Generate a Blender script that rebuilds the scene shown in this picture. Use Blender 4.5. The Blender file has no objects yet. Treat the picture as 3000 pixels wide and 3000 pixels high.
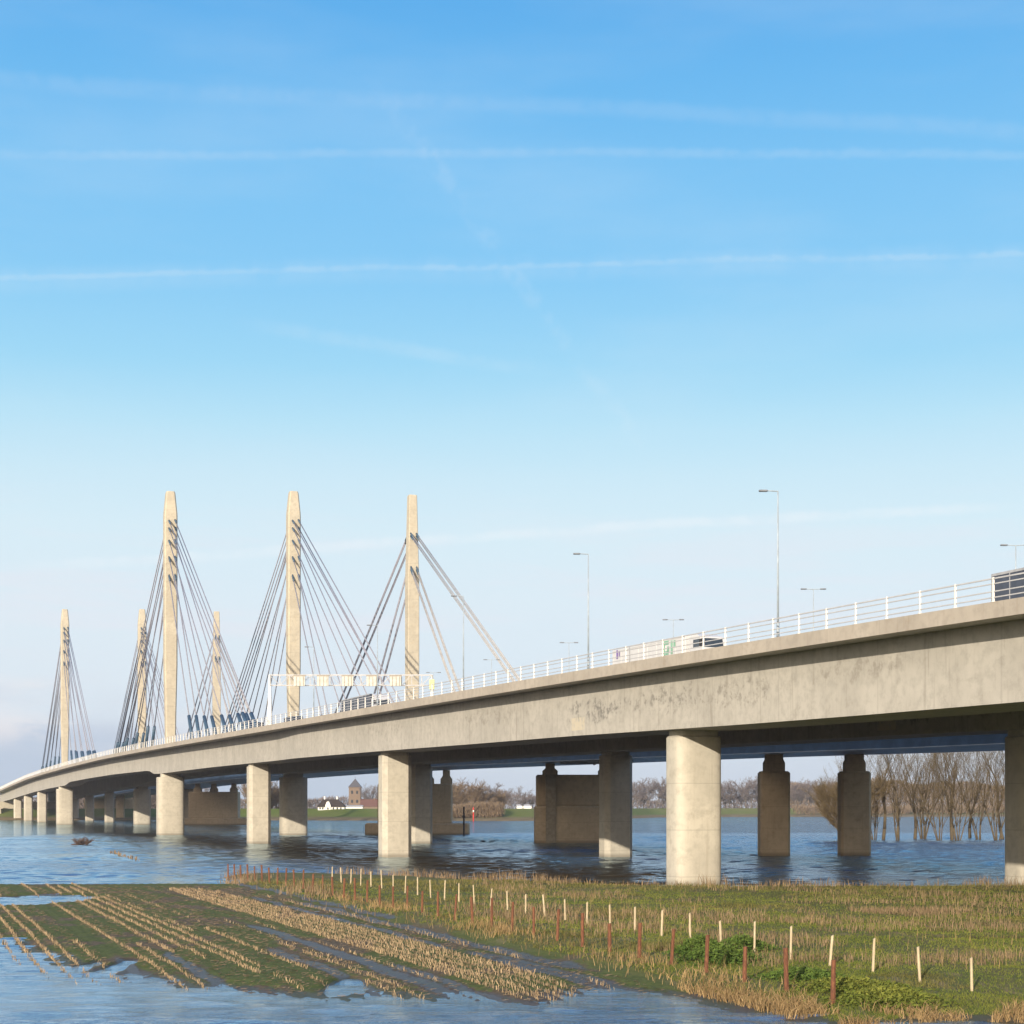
import bpy, math, random
import numpy as np
from mathutils import Vector, Matrix

# ------------------------------------------------------------------ camera, sky, sun, exposure
S = bpy.context.scene
COL = S.collection
FPX, HY, EYE = 4800.0, 2365.0, 7.0          # focal length (photo pixels), horizon row, eye height
cam_d = bpy.data.cameras.new('camera'); cam = bpy.data.objects.new('camera', cam_d); COL.objects.link(cam)
cam.location = (0, 0, EYE); cam.rotation_euler = (math.radians(90), 0, 0)
cam_d.sensor_width = 36; cam_d.lens = 36 * FPX / 3000; cam_d.shift_y = (HY - 1500) / 3000
cam_d.clip_start = 0.5; cam_d.clip_end = 30000
S.camera = cam

SUN_DIR = Vector((0.335, 0.942, 0)).normalized()   # horizontal travel of the light
SUN_EL = math.radians(14.2)
L = Vector((SUN_DIR.x * math.cos(SUN_EL), SUN_DIR.y * math.cos(SUN_EL), -math.sin(SUN_EL)))
sun_d = bpy.data.lights.new('sun', 'SUN'); sun = bpy.data.objects.new('sun', sun_d); COL.objects.link(sun)
sun_d.energy = 4.5; sun_d.angle = math.radians(0.55); sun_d.color = (1.0, 0.875, 0.71)
sun.rotation_euler = L.to_track_quat('-Z', 'Y').to_euler(); sun.location = (0, -50, 100)

S.view_settings.view_transform = 'Standard'; S.view_settings.look = 'None'
S.view_settings.exposure = 0.30; S.view_settings.gamma = 1.0
try:
    S.cycles.max_bounces = 6; S.cycles.transparent_max_bounces = 8
    S.cycles.caustics_reflective = False; S.cycles.caustics_refractive = False
except Exception: pass


class NT:
    """small node helper"""
    def __init__(s, nt): s.nt = nt
    def n(s, t, **kw):
        x = s.nt.nodes.new(t)
        for k, v in kw.items(): setattr(x, k, v)
        return x
    def put(s, sock, v):
        if v is None: return
        if hasattr(v, 'is_output') or isinstance(v, bpy.types.NodeSocket): s.nt.links.new(v, sock)
        else: sock.default_value = v
    def m(s, op, a, b=None, c=None, clamp=False):
        x = s.n('ShaderNodeMath', operation=op); x.use_clamp = clamp
        s.put(x.inputs[0], a); s.put(x.inputs[1], b); s.put(x.inputs[2], c)
        return x.outputs[0]
    def dot(s, a, v):
        x = s.n('ShaderNodeVectorMath', operation='DOT_PRODUCT'); s.put(x.inputs[0], a); s.put(x.inputs[1], v)
        return x.outputs['Value']
    def ss(s, a, lo, hi, tlo=0.0, thi=1.0):
        x = s.n('ShaderNodeMapRange', interpolation_type='SMOOTHSTEP'); s.put(x.inputs[0], a)
        s.put(x.inputs[1], lo); s.put(x.inputs[2], hi); s.put(x.inputs[3], tlo); s.put(x.inputs[4], thi)
        return x.outputs[0]
    def mix(s, f, a, b, mode='MIX'):
        x = s.n('ShaderNodeMix', data_type='RGBA', blend_type=mode)
        s.put(x.inputs[0], f)
        for i, v in ((6, a), (7, b)):
            if isinstance(v, (tuple, list)) and len(v) == 3: v = (*v, 1)
            s.put(x.inputs[i], v)
        return x.outputs[2]
    def noise(s, vec, scale, detail=3, rough=0.5, fac=True):
        x = s.n('ShaderNodeTexNoise'); s.put(x.inputs['Vector'], vec)
        x.inputs['Scale'].default_value = scale; x.inputs['Detail'].default_value = detail
        x.inputs['Roughness'].default_value = rough
        return x.outputs[0] if fac else x.outputs[1]
    def scale(s, vec, sc, loc=(0, 0, 0), rot=(0, 0, 0)):
        x = s.n('ShaderNodeMapping'); s.put(x.inputs[0], vec)
        x.inputs['Scale'].default_value = sc; x.inputs['Location'].default_value = loc; x.inputs['Rotation'].default_value = rot
        return x.outputs[0]
    def xyz(s, vec):
        x = s.n('ShaderNodeSeparateXYZ'); s.put(x.inputs[0], vec); return x.outputs
    def ramp(s, f, stops, interp='LINEAR'):
        x = s.n('ShaderNodeValToRGB'); r = x.color_ramp; r.interpolation = interp
        while len(r.elements) > 1: r.elements.remove(r.elements[-1])
        for i, (p, c) in enumerate(stops):
            e = r.elements[0] if i == 0 else r.elements.new(p)
            e.position = p; e.color = (*c, 1)
        s.put(x.inputs[0], f); return x.outputs[0]


def srgb(r, g, b):
    f = lambda c: (c / 255) / 12.92 if c / 255 <= 0.04045 else (((c / 255) + 0.055) / 1.055) ** 2.4
    return (f(r), f(g), f(b))


def pxdir(x, y):
    return Vector(((x - 1500) / FPX, 1.0, (HY - y) / FPX)).normalized()


def build_world():
    w = bpy.data.worlds.new('World'); S.world = w; w.use_nodes = True
    nt = w.node_tree; nt.nodes.clear(); N = NT(nt)
    sky = N.n('ShaderNodeTexSky', sky_type='NISHITA'); sky.sun_disc = False
    sky.sun_elevation = SUN_EL
    sky.sun_rotation = math.atan2(-SUN_DIR.x, -SUN_DIR.y)
    sky.air_density = 1.0; sky.dust_density = 0.4; sky.ozone_density = 2.0
    tc = N.n('ShaderNodeTexCoord').outputs['Generated']
    nv = N.n('ShaderNodeVectorMath', operation='NORMALIZE'); N.put(nv.inputs[0], tc); d = nv.outputs[0]
    x, y, z = N.xyz(d)
    def el(py): t = (HY - py) / FPX; return t / math.sqrt(1 + t * t)
    k = 0.9
    def P(z): return max(0.0, min(1.0, z / k))
    stops = [(0.0, srgb(206, 217, 231)), (P(el(2200)), srgb(213, 225, 238)), (P(el(2000)), srgb(221, 233, 243)),
             (P(el(1780)), srgb(222, 236, 245)), (P(el(1560)), srgb(215, 237, 247)), (P(el(1400)), srgb(203, 233, 247)),
             (P(el(1250)), srgb(184, 227, 247)), (P(el(1080)), srgb(158, 216, 246)), (P(el(800)), srgb(134, 202, 245)),
             (P(el(500)), srgb(122, 194, 243)), (P(el(250)), srgb(106, 184, 240)), (P(el(0)), srgb(93, 174, 236)),
             (0.72, srgb(60, 128, 205)), (1.0, srgb(45, 100, 180))]
    g = N.ramp(N.m('DIVIDE', N.m('MAXIMUM', z, 0.0), k), stops)
    # thin uneven veil over the blue
    veil = N.noise(N.scale(d, (1.5, 1.5, 7)), 2.2, 5, 0.55)
    g = N.mix(N.m('MULTIPLY', N.ss(veil, 0.42, 0.75), 0.16), g, srgb(214, 234, 247))
    # low cloud bank, heaviest to the west (left)
    az = N.m('DIVIDE', x, N.m('MAXIMUM', y, 0.05))
    azm = N.m('ADD', N.m('MULTIPLY', az, 0.80), 0.0)
    n1 = N.noise(N.scale(d, (2.2, 2.2, 9)), 3.3, 6, 0.55)
    top = N.m('ADD', N.m('MULTIPLY', N.m('SUBTRACT', n1, 0.5), 0.09), N.ss(az, -0.40, 0.10, 0.078, 0.04))
    low = N.ss(N.m('SUBTRACT', z, top), -0.030, 0.006, 1.0, 0.0)
    body = N.mix(N.ss(z, 0.020, 0.085), srgb(178, 196, 219), srgb(222, 224, 234))
    n2 = N.noise(N.scale(d, (4, 4, 14)), 3.0, 5, 0.6)
    body = N.mix(N.m('MULTIPLY', N.ss(n2, 0.42, 0.60, 0.0, 0.95), N.ss(z, 0.028, 0.055)), body, srgb(242, 236, 237))
    g = N.mix(N.m('MULTIPLY', low, N.ss(az, -0.26, 0.08, 0.88, 0.22)), g, body)
    # pinkish wisps a little higher
    n3 = N.noise(N.scale(d, (3, 3, 26)), 2.6, 5, 0.6)
    wz = N.m('MULTIPLY', N.ss(z, 0.06, 0.11), N.ss(z, 0.13, 0.20, 1.0, 0.0))
    g = N.mix(N.m('MULTIPLY', N.m('MULTIPLY', N.ss(n3, 0.45, 0.7), wz), 0.5), g, srgb(230, 233, 242))
    # contrails: great circles on the sky, softened and broken by noise
    wn = N.noise(N.scale(d, (14, 14, 14)), 3.0, 5, 0.65)
    wn2 = N.noise(N.scale(d, (60, 60, 60)), 3.0, 3, 0.6)
    warp = N.m('MULTIPLY', N.m('SUBTRACT', wn, 0.5), 0.0045)
    warp = N.m('ADD', warp, N.m('MULTIPLY', N.m('SUBTRACT', N.noise(d, 5.0, 2), 0.5), 0.009))
    warp = N.m('ADD', warp, N.m('MULTIPLY', N.m('SUBTRACT', wn2, 0.5), 0.0028))
    trails = [((0, 233), (3000, 390), 0.0065, 0.085, 0), ((0, 446), (3000, 458), 0.0036, 0.115, 0),
              ((0, 815), (3000, 742), 0.0024, 0.14, 0), ((0, 824), (3000, 751), 0.0100, 0.09, 0),
              ((40, 1660), (3000, 1478), 0.0046, 0.5, 1), ((700, 952), (1650, 1092), 0.0060, 0.13, 3),
              ((1056, 186), (1960, 1420), 0.0075, 0.09, 2)]
    for (a, b, wd, op, kind) in trails:
        A, B = pxdir(*a), pxdir(*b); n = A.cross(B).normalized()
        dist = N.m('ABSOLUTE', N.m('ADD', N.dot(d, tuple(n)), warp))
        msk = N.ss(dist, wd * 0.15, wd, 1.0, 0.0)
        t = (B - A).normalized()
        u = N.dot(d, tuple(t)); ua, ub = A.dot(t), B.dot(t)
        brk = N.ss(wn, 0.34, 0.60, 0.35, 1.0)
        if kind == 2: brk = N.ss(wn, 0.42, 0.60, 0.05, 1.0)
        if kind: msk = N.m('MULTIPLY', msk, N.m('MULTIPLY', N.ss(u, ua - 0.01, ua + 0.05), N.ss(u, ub - 0.05, ub + 0.01, 1.0, 0.0)))
        msk = N.m('MULTIPLY', N.m('MULTIPLY', msk, brk), op)
        g = N.mix(msk, g, srgb(234, 244, 250))
    # broad warm glow of the low sun, behind the photographer
    gl = N.m('POWER', N.m('MAXIMUM', N.dot(d, tuple(-L)), 0.0), 2.2)
    g = N.mix(N.m('MULTIPLY', gl, 1.0), g, (2.3, 1.85, 1.3))
    bg1 = N.n('ShaderNodeBackground'); N.put(bg1.inputs[0], sky.outputs[0]); bg1.inputs[1].default_value = 0.06
    bg2 = N.n('ShaderNodeBackground'); N.put(bg2.inputs[0], g); bg2.inputs[1].default_value = 0.86
    mx = N.n('ShaderNodeMixShader'); mx.inputs[0].default_value = 0.93
    nt.links.new(bg1.outputs[0], mx.inputs[1]); nt.links.new(bg2.outputs[0], mx.inputs[2])
    out = N.n('ShaderNodeOutputWorld'); nt.links.new(mx.outputs[0], out.inputs[0])


build_world()

# ------------------------------------------------------------------ object helpers
def tag(o, label=None, cat=None, group=None, kind=None):
    if label: o['label'] = label
    if cat: o['category'] = cat
    if group: o['group'] = group
    if kind: o['kind'] = kind
    return o


def empty(name, loc, label=None, cat=None, group=None, rz=0.0):
    o = bpy.data.objects.new(name, None); COL.objects.link(o)
    o.location = loc; o.rotation_euler = (0, 0, rz); o.empty_display_size = 0.5
    return tag(o, label, cat, group)


def wloc(o):
    v = Vector((0, 0, 0))
    while o is not None: v = v + Vector(o.location); o = o.parent
    return v


class MB:
    """collects shapes; build() links them as one mesh object"""
    def __init__(s): s.v = []; s.f = []
    def add(s, vs, fs):
        o = len(s.v); s.v += [tuple(p) for p in vs]; s.f += [tuple(i + o for i in f) for f in fs]; return s
    def box(s, x0, x1, y0, y1, z0, z1, bev=0.0, M=None):
        if bev <= 0:
            vs = [(x, y, z) for z in (z0, z1) for (x, y) in ((x0, y0), (x1, y0), (x1, y1), (x0, y1))]
            fs = [(3, 2, 1, 0), (4, 5, 6, 7), (0, 1, 5, 4), (1, 2, 6, 5), (2, 3, 7, 6), (3, 0, 4, 7)]
        else:
            b = bev
            def ring(i, z):
                a0, a1, c0, c1 = x0 + i, x1 - i, y0 + i, y1 - i
                bb = b
                return [(a0 + bb, c0, z), (a1 - bb, c0, z), (a1, c0 + bb, z), (a1, c1 - bb, z), (a1 - bb, c1, z), (a0 + bb, c1, z), (a0, c1 - bb, z), (a0, c0 + bb, z)]
            rs = [ring(b * .9, z0), ring(0, z0 + b), ring(0, z1 - b), ring(b * .9, z1)]
            vs = sum(rs, []); fs = [tuple(range(7, -1, -1)), tuple(range(24, 32))]
            for k in range(3):
                for i in range(8):
                    j = (i + 1) % 8; fs.append((k * 8 + i, k * 8 + j, k * 8 + 8 + j, k * 8 + 8 + i))
        if M is not None: vs = [M @ Vector(p) for p in vs]
        return s.add(vs, fs)
    def loft(s, rings, cap=True):
        n = len(rings[0]); vs = sum([list(r) for r in rings], []); fs = []
        for k in range(len(rings) - 1):
            for i in range(n):
                j = (i + 1) % n; fs.append((k * n + i, k * n + j, (k + 1) * n + j, (k + 1) * n + i))
        if cap: fs += [tuple(range(n - 1, -1, -1)), tuple(range((len(rings) - 1) * n, len(rings) * n))]
        return s.add(vs, fs)
    def tube(s, a, b, r0, r1=None, n=6):
        a, b = Vector(a), Vector(b); r1 = r0 if r1 is None else r1
        d = (b - a).normalized(); u = d.orthogonal().normalized(); w = d.cross(u)
        R = []
        for p, r in ((a, r0), (b, r1)):
            R.append([tuple(p + u * (r * math.cos(t * 2 * math.pi / n)) + w * (r * math.sin(t * 2 * math.pi / n))) for t in range(n)])
        return s.loft(R)
    def build(s, name, mat, parent=None, smooth=False, origin=None):
        me = bpy.data.meshes.new(name)
        o0 = wloc(parent) if parent is not None else Vector(origin or (0, 0, 0))
        me.from_pydata([(p[0] - o0.x, p[1] - o0.y, p[2] - o0.z) for p in s.v], [], s.f); me.update()
        me.materials.append(mat)
        if smooth: me.polygons.foreach_set('use_smooth', [True] * len(me.polygons))
        o = bpy.data.objects.new(name, me); COL.objects.link(o)
        if parent is not None: o.parent = parent
        elif origin: o.location = origin
        return o


def np_mesh(name, V, F, mat, loc=(0, 0, 0), attrs=None, smooth=False):
    """fast mesh from numpy arrays; F is (n,3) or (n,4)"""
    me = bpy.data.meshes.new(name); k = F.shape[1]
    me.vertices.add(len(V)); me.vertices.foreach_set('co', V.astype(np.float32).ravel())
    me.loops.add(F.size); me.loops.foreach_set('vertex_index', F.astype(np.int32).ravel())
    me.polygons.add(len(F)); me.polygons.foreach_set('loop_start', np.arange(0, F.size, k, dtype=np.int32))
    try: me.polygons.foreach_set('loop_total', np.full(len(F), k, dtype=np.int32))
    except Exception: pass
    if smooth: me.polygons.foreach_set('use_smooth', np.ones(len(F), dtype=bool))
    if attrs:
        for an, arr in attrs.items():
            a = me.attributes.new(an, 'FLOAT', 'POINT'); a.data.foreach_set('value', arr.astype(np.float32))
    me.update(calc_edges=True); me.validate()
    me.materials.append(mat)
    o = bpy.data.objects.new(name, me); COL.objects.link(o); o.location = loc
    return o


# ------------------------------------------------------------------ materials
MATS = {}
def mat(name, fn):
    if name in MATS: return MATS[name]
    m = bpy.data.materials.new(name); m.use_nodes = True; nt = m.node_tree; nt.nodes.clear()
    N = NT(nt); b = N.n('ShaderNodeBsdfPrincipled'); o = N.n('ShaderNodeOutputMaterial')
    nt.links.new(b.outputs[0], o.inputs[0]); N.b = b; fn(N, b); MATS[name] = m
    return m


def setb(N, b, col=None, rough=None, metal=None, bump=None, dist=0.02, strength=0.5, spec=None):
    if col is not None: N.put(b.inputs['Base Color'], (*col, 1) if isinstance(col, tuple) else col)
    if rough is not None: N.put(b.inputs['Roughness'], rough)
    if metal is not None: b.inputs['Metallic'].default_value = metal
    if spec is not None: b.inputs['Specular IOR Level'].default_value = spec
    if bump is not None:
        x = N.n('ShaderNodeBump'); x.inputs['Strength'].default_value = strength; x.inputs['Distance'].default_value = dist
        N.put(x.inputs['Height'], bump); N.nt.links.new(x.outputs[0], b.inputs['Normal'])


def wpos(N): return N.n('ShaderNodeNewGeometry').outputs['Position']


def concrete(base, dark, streak=0.5, joint_h=0.0, joint_v=0.0, patch=False, spot=0.5, waterline=False):
    """cast concrete: blotches, vertical weather streaks, formwork joints along the bridge axis (v) and by height (h)"""
    def fn(N, b):
        p = wpos(N); x, y, z = N.xyz(p)
        big = N.noise(p, 0.22, 4, 0.6); mid = N.noise(N.scale(p, (1, 1, 1)), 1.3, 5, 0.65)
        st = N.noise(N.scale(p, (1.6, 1.6, 0.10)), 1.0, 5, 0.65)
        st2 = N.noise(N.scale(p, (5.5, 5.5, 0.22)), 1.0, 4, 0.6)
        col = N.mix(N.ss(big, 0.35, 0.68), tuple(base), tuple(c * 0.86 for c in base))
        col = N.mix(N.m('MULTIPLY', N.ss(mid, 0.42, 0.70), 0.7), col, tuple(c * 0.72 for c in base))
        grime = N.noise(N.scale(p, (0.7, 0.7, 0.9), loc=(3, 7, 1)), 0.8, 6, 0.75)
        col = N.mix(N.m('MULTIPLY', N.ss(grime, 0.54, 0.70), 0.40), col, tuple(dark))
        col = N.mix(N.m('MULTIPLY', N.ss(st, 0.55, 0.76), streak), col, tuple(dark))
        fine = N.noise(p, 7.0, 4, 0.7)
        col = N.mix(N.m('MULTIPLY', N.m('MULTIPLY', N.ss(st2, 0.56, 0.74), N.ss(big, 0.40, 0.60)), streak * 0.9), col, tuple(dark))
        col = N.mix(N.m('MULTIPLY', N.ss(fine, 0.60, 0.74), spot), col, tuple(c * 0.6 for c in base))
        h = N.m('MULTIPLY', mid, 0.5)
        if joint_v:
            s = N.m('MULTIPLY', y, 1.0 / joint_v); fr = N.m('ABSOLUTE', N.m('SUBTRACT', N.m('FRACT', s), 0.5))
            j = N.ss(fr, 0.49, 0.4985); cell = N.m('FLOOR', s)
            wn = N.n('ShaderNodeTexWhiteNoise', noise_dimensions='1D'); N.put(wn.inputs['W'], N.m('FLOOR', N.m('ADD', s, 0.5)))
            col = N.mix(N.m('MULTIPLY', wn.outputs['Value'], 0.16), col, tuple(c * 0.72 for c in base))
            col = N.mix(N.m('MULTIPLY', j, 0.22), col, tuple(c * 0.45 for c in base))
        if joint_h:
            s = N.m('MULTIPLY', N.m('SUBTRACT', z, 0.9), 1.0 / joint_h); fr = N.m('ABSOLUTE', N.m('SUBTRACT', N.m('FRACT', s), 0.5))
            j = N.ss(fr, 0.488, 0.496)
            wn = N.n('ShaderNodeTexWhiteNoise', noise_dimensions='1D'); N.put(wn.inputs['W'], N.m('FLOOR', N.m('ADD', s, 0.5)))
            col = N.mix(N.m('MULTIPLY', wn.outputs['Value'], 0.20), col, tuple(c * 0.75 for c in base))
            col = N.mix(N.m('MULTIPLY', j, 0.5), col, tuple(c * 0.5 for c in base))
        if waterline:
            wl = N.ss(N.m('ADD', z, N.m('MULTIPLY', N.m('SUBTRACT', mid, 0.5), 0.5)), 0.15, 0.75, 1.0, 0.0)
            col = N.mix(N.m('MULTIPLY', wl, 0.55), col, tuple(c * 0.42 for c in dark))
        if patch:
            # grey weathering blooms and the cleaned pale rectangle low on the web
            for (yc, hw, zc, hz, tone, op) in ((157.0, 9.0, 16.3, 1.6, (0.15, 0.145, 0.135), 0.8), (143.0, 9.0, 16.4, 1.6, (0.19, 0.18, 0.16), 0.75), (131.0, 8.0, 16.0, 1.5, (0.20, 0.185, 0.16), 0.65), (115., 9., 16.8, 1.2, (0.22, 0.2, 0.17), 0.5), (185., 14., 17.2, 1.2, (0.22, 0.2, 0.17), 0.5), (225., 14., 17.6, 1.2, (0.22, 0.2, 0.17), 0.5)):
                dy = N.m('DIVIDE', N.m('SUBTRACT', y, yc), hw); dz = N.m('DIVIDE', N.m('SUBTRACT', z, zc), hz)
                r = N.m('ADD', N.m('MULTIPLY', dy, dy), N.m('MULTIPLY', dz, dz))
                mk = N.ss(N.m('SUBTRACT', r, N.m('MULTIPLY', N.m('SUBTRACT', N.noise(p, 0.9, 5, 0.7), 0.5), 3.0)), 0.0, 0.8, 1.0, 0.0)
                mk = N.m('MULTIPLY', mk, N.ss(N.noise(p, 1.1, 6, 0.75), 0.47, 0.60))
                col = N.mix(N.m('MULTIPLY', mk, op), col, tone)
            mk = N.m('MULTIPLY', N.m('COMPARE', y, 161.3, 1.5), N.m('COMPARE', z, 15.2, 0.62))
            mk = N.m('MULTIPLY', mk, N.ss(N.noise(p, 1.6, 4, 0.6), 0.34, 0.5))
            col = N.mix(N.m('MULTIPLY', mk, 0.75), col, (0.56, 0.50, 0.38))
        setb(N, b, col, 0.85, bump=N.m('ADD', h, N.m('MULTIPLY', fine, 0.3)), dist=0.03, strength=0.35, spec=0.25)
    return fn


CB = (0.41, 0.375, 0.31)
M_WEB = mat('girder_concrete', concrete((0.485, 0.46, 0.41), (0.26, 0.24, 0.205), 0.7, joint_v=12.5, patch=True, spot=0.45))
M_FASCIA = mat('fascia_concrete', concrete((0.45, 0.405, 0.345), (0.27, 0.22, 0.165), 0.5, joint_v=6.0, spot=0.4))
M_PIER = mat('pier_concrete', concrete((0.55, 0.515, 0.435), (0.31, 0.275, 0.21), 0.42, joint_h=4.1, waterline=True))
M_PYLON = mat('pylon_concrete', concrete((0.53, 0.48, 0.38), (0.45, 0.36, 0.235), 0.30, joint_h=4.5, spot=0.12))
M_OLD = mat('old_concrete', concrete((0.55, 0.43, 0.29), (0.27, 0.195, 0.12), 0.5, joint_h=3.1, waterline=True))
M_ABUT = mat('abutment_concrete', concrete((0.40, 0.37, 0.29), (0.2, 0.18, 0.14), 0.4))


def plain(name, col, rough=0.5, metal=0.0, var=0.15, sc=1.5, spec=0.4):
    def fn(N, b):
        n = N.noise(wpos(N), sc, 4, 0.6)
        setb(N, b, N.mix(N.ss(n, 0.35, 0.7), tuple(c * (1 - var) for c in col), tuple(min(1, c * (1 + var)) for c in col)), rough, metal, spec=spec)
    return mat(name, fn)


M_BLUE = plain('blue_steel', (0.035, 0.07, 0.135), 0.45, 0, 0.2, 0.5)
M_BLUEG = plain('lightened_blue_steel', (0.42, 0.47, 0.56), 0.45, 0, 0.15, 0.5)  # blue steel made paler: light thrown up by the water, put into the colour
M_SLEEVE = plain('sleeve_steel', (0.05, 0.095, 0.15), 0.5)
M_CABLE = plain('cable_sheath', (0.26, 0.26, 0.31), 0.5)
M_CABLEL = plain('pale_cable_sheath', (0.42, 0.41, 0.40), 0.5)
M_RAIL = plain('white_paint', (0.70, 0.69, 0.66), 0.45, 0, 0.06)
M_RAILG = plain('greyed_white_paint', (0.46, 0.46, 0.47), 0.5, 0, 0.08)  # white railing paint greyed, the shade on the rails put into its colour
M_LAMP = plain('galvanised_steel', (0.36, 0.42, 0.47), 0.5, 0.0)
M_LAMPH = plain('lamp_housing', (0.20, 0.22, 0.25), 0.4)
M_ASPH = plain('asphalt', (0.05, 0.05, 0.052), 0.9)
M_WHITE = plain('white_vehicle_paint', (0.60, 0.60, 0.60), 0.3, 0, 0.04)
M_DARKT = plain('dark_curtain', (0.060, 0.072, 0.10), 0.55, 0, 0.15)
M_GREY = plain('trailer_frame', (0.35, 0.36, 0.38), 0.5)
M_BLACK = plain('rubber', (0.02, 0.02, 0.022), 0.8)
M_GLASS = plain('vehicle_glass', (0.03, 0.04, 0.05), 0.08, 0, 0.1, spec=0.8)
M_GREEN = plain('green_print', (0.25, 0.47, 0.34), 0.5)
M_PURPLE = plain('purple_print', (0.20, 0.12, 0.40), 0.5)
M_SIGN = plain('sign_back', (0.52, 0.51, 0.46), 0.5)
M_SIGNF = plain('sign_frame', (0.28, 0.25, 0.21), 0.5)
M_YELLOW = plain('yellow_green_paint', (0.62, 0.66, 0.28), 0.5)
M_RED = plain('red_paint', (0.62, 0.035, 0.025), 0.45)
M_CARP = plain('dark_car_paint', (0.03, 0.035, 0.045), 0.25)
M_PLASTER = plain('white_plaster', (0.80, 0.79, 0.76), 0.7)
M_THATCH = plain('dark_thatch', (0.045, 0.036, 0.032), 0.95)
M_SLATE = plain('slate', (0.085, 0.085, 0.10), 0.7)
M_REDROOF = plain('red_tiles', (0.13, 0.065, 0.055), 0.8)
M_PANE = plain('window_glass', (0.03, 0.035, 0.045), 0.1)
M_STICK = plain('wet_wood', (0.10, 0.065, 0.05), 0.8)


def f_brick(N, b):
    p = wpos(N); n = N.noise(p, 0.6, 4, 0.6)
    br = N.n('ShaderNodeTexBrick'); N.put(br.inputs['Vector'], N.scale(p, (1, 1, 1), rot=(math.radians(90), 0, 0)))
    br.inputs['Color1'].default_value = (0.15, 0.105, 0.08, 1); br.inputs['Color2'].default_value = (0.20, 0.11, 0.07, 1)
    br.inputs['Mortar'].default_value = (0.3, 0.26, 0.2, 1); br.inputs['Scale'].default_value = 2.5
    setb(N, b, N.mix(N.ss(n, 0.35, 0.7), br.outputs[0], (0.17, 0.13, 0.10)), 0.9)
M_BRICK = mat('church_brick', f_brick)


def f_rust(N, b):
    p = wpos(N); n = N.noise(N.scale(p, (9, 9, 2)), 2.0, 4, 0.65)
    setb(N, b, N.mix(N.ss(n, 0.35, 0.68), (0.115, 0.045, 0.024), (0.22, 0.088, 0.042)), 0.9, bump=n, dist=0.01)
M_RUST = mat('weathered_brown_wood', f_rust)


def f_pale(N, b):
    p = wpos(N); n = N.noise(N.scale(p, (14, 14, 1.2)), 2.0, 4, 0.65)
    setb(N, b, N.mix(N.ss(n, 0.35, 0.7), (0.60, 0.50, 0.33), (0.40, 0.31, 0.20)), 0.85, bump=n, dist=0.008)
M_PALE = mat('pale_split_wood', f_pale)


def f_bark(c1, c2):
    def fn(N, b):
        p = wpos(N); n = N.noise(N.scale(p, (3, 3, 0.8)), 2.0, 5, 0.65)
        setb(N, b, N.mix(N.ss(n, 0.35, 0.7), c1, c2), 0.9)
    return fn
M_BARK = mat('willow_bark', f_bark((0.07, 0.055, 0.034), (0.15, 0.115, 0.065)))
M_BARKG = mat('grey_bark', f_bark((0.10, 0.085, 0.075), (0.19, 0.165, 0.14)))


def tinted(name, c_lo, c_hi, rough=0.9, trans=0.0):
    """blade / twig material: colour runs with the per-piece tint attribute"""
    def fn(N, b):
        a = N.n('ShaderNodeAttribute'); a.attribute_name = 'tint'
        setb(N, b, N.mix(a.outputs['Fac'], tuple(c_lo), tuple(c_hi)), rough, spec=0.15)
    return mat(name, fn)
M_TWIG = tinted('willow_twigs', (0.085, 0.064, 0.036), (0.20, 0.15, 0.078))
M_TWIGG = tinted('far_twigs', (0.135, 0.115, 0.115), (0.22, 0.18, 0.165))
M_TWIGO = tinted('russet_twigs', (0.16, 0.12, 0.085), (0.27, 0.20, 0.13))
M_STALK = tinted('maize_stalks', (0.12, 0.085, 0.05), (0.46, 0.345, 0.215))
M_REED = tinted('dry_reed_blades', (0.14, 0.09, 0.04), (0.40, 0.28, 0.14))
M_RED2 = tinted('brown_weed_stems', (0.12, 0.085, 0.05), (0.29, 0.21, 0.125))
M_GRASS = tinted('winter_grass_blades', (0.075, 0.08, 0.018), (0.20, 0.18, 0.06))
M_LUSH = tinted('green_grass_blades', (0.065, 0.10, 0.016), (0.19, 0.20, 0.04))
M_NETTLE = tinted('nettle_leaves', (0.035, 0.075, 0.014), (0.12, 0.175, 0.035))


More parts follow.
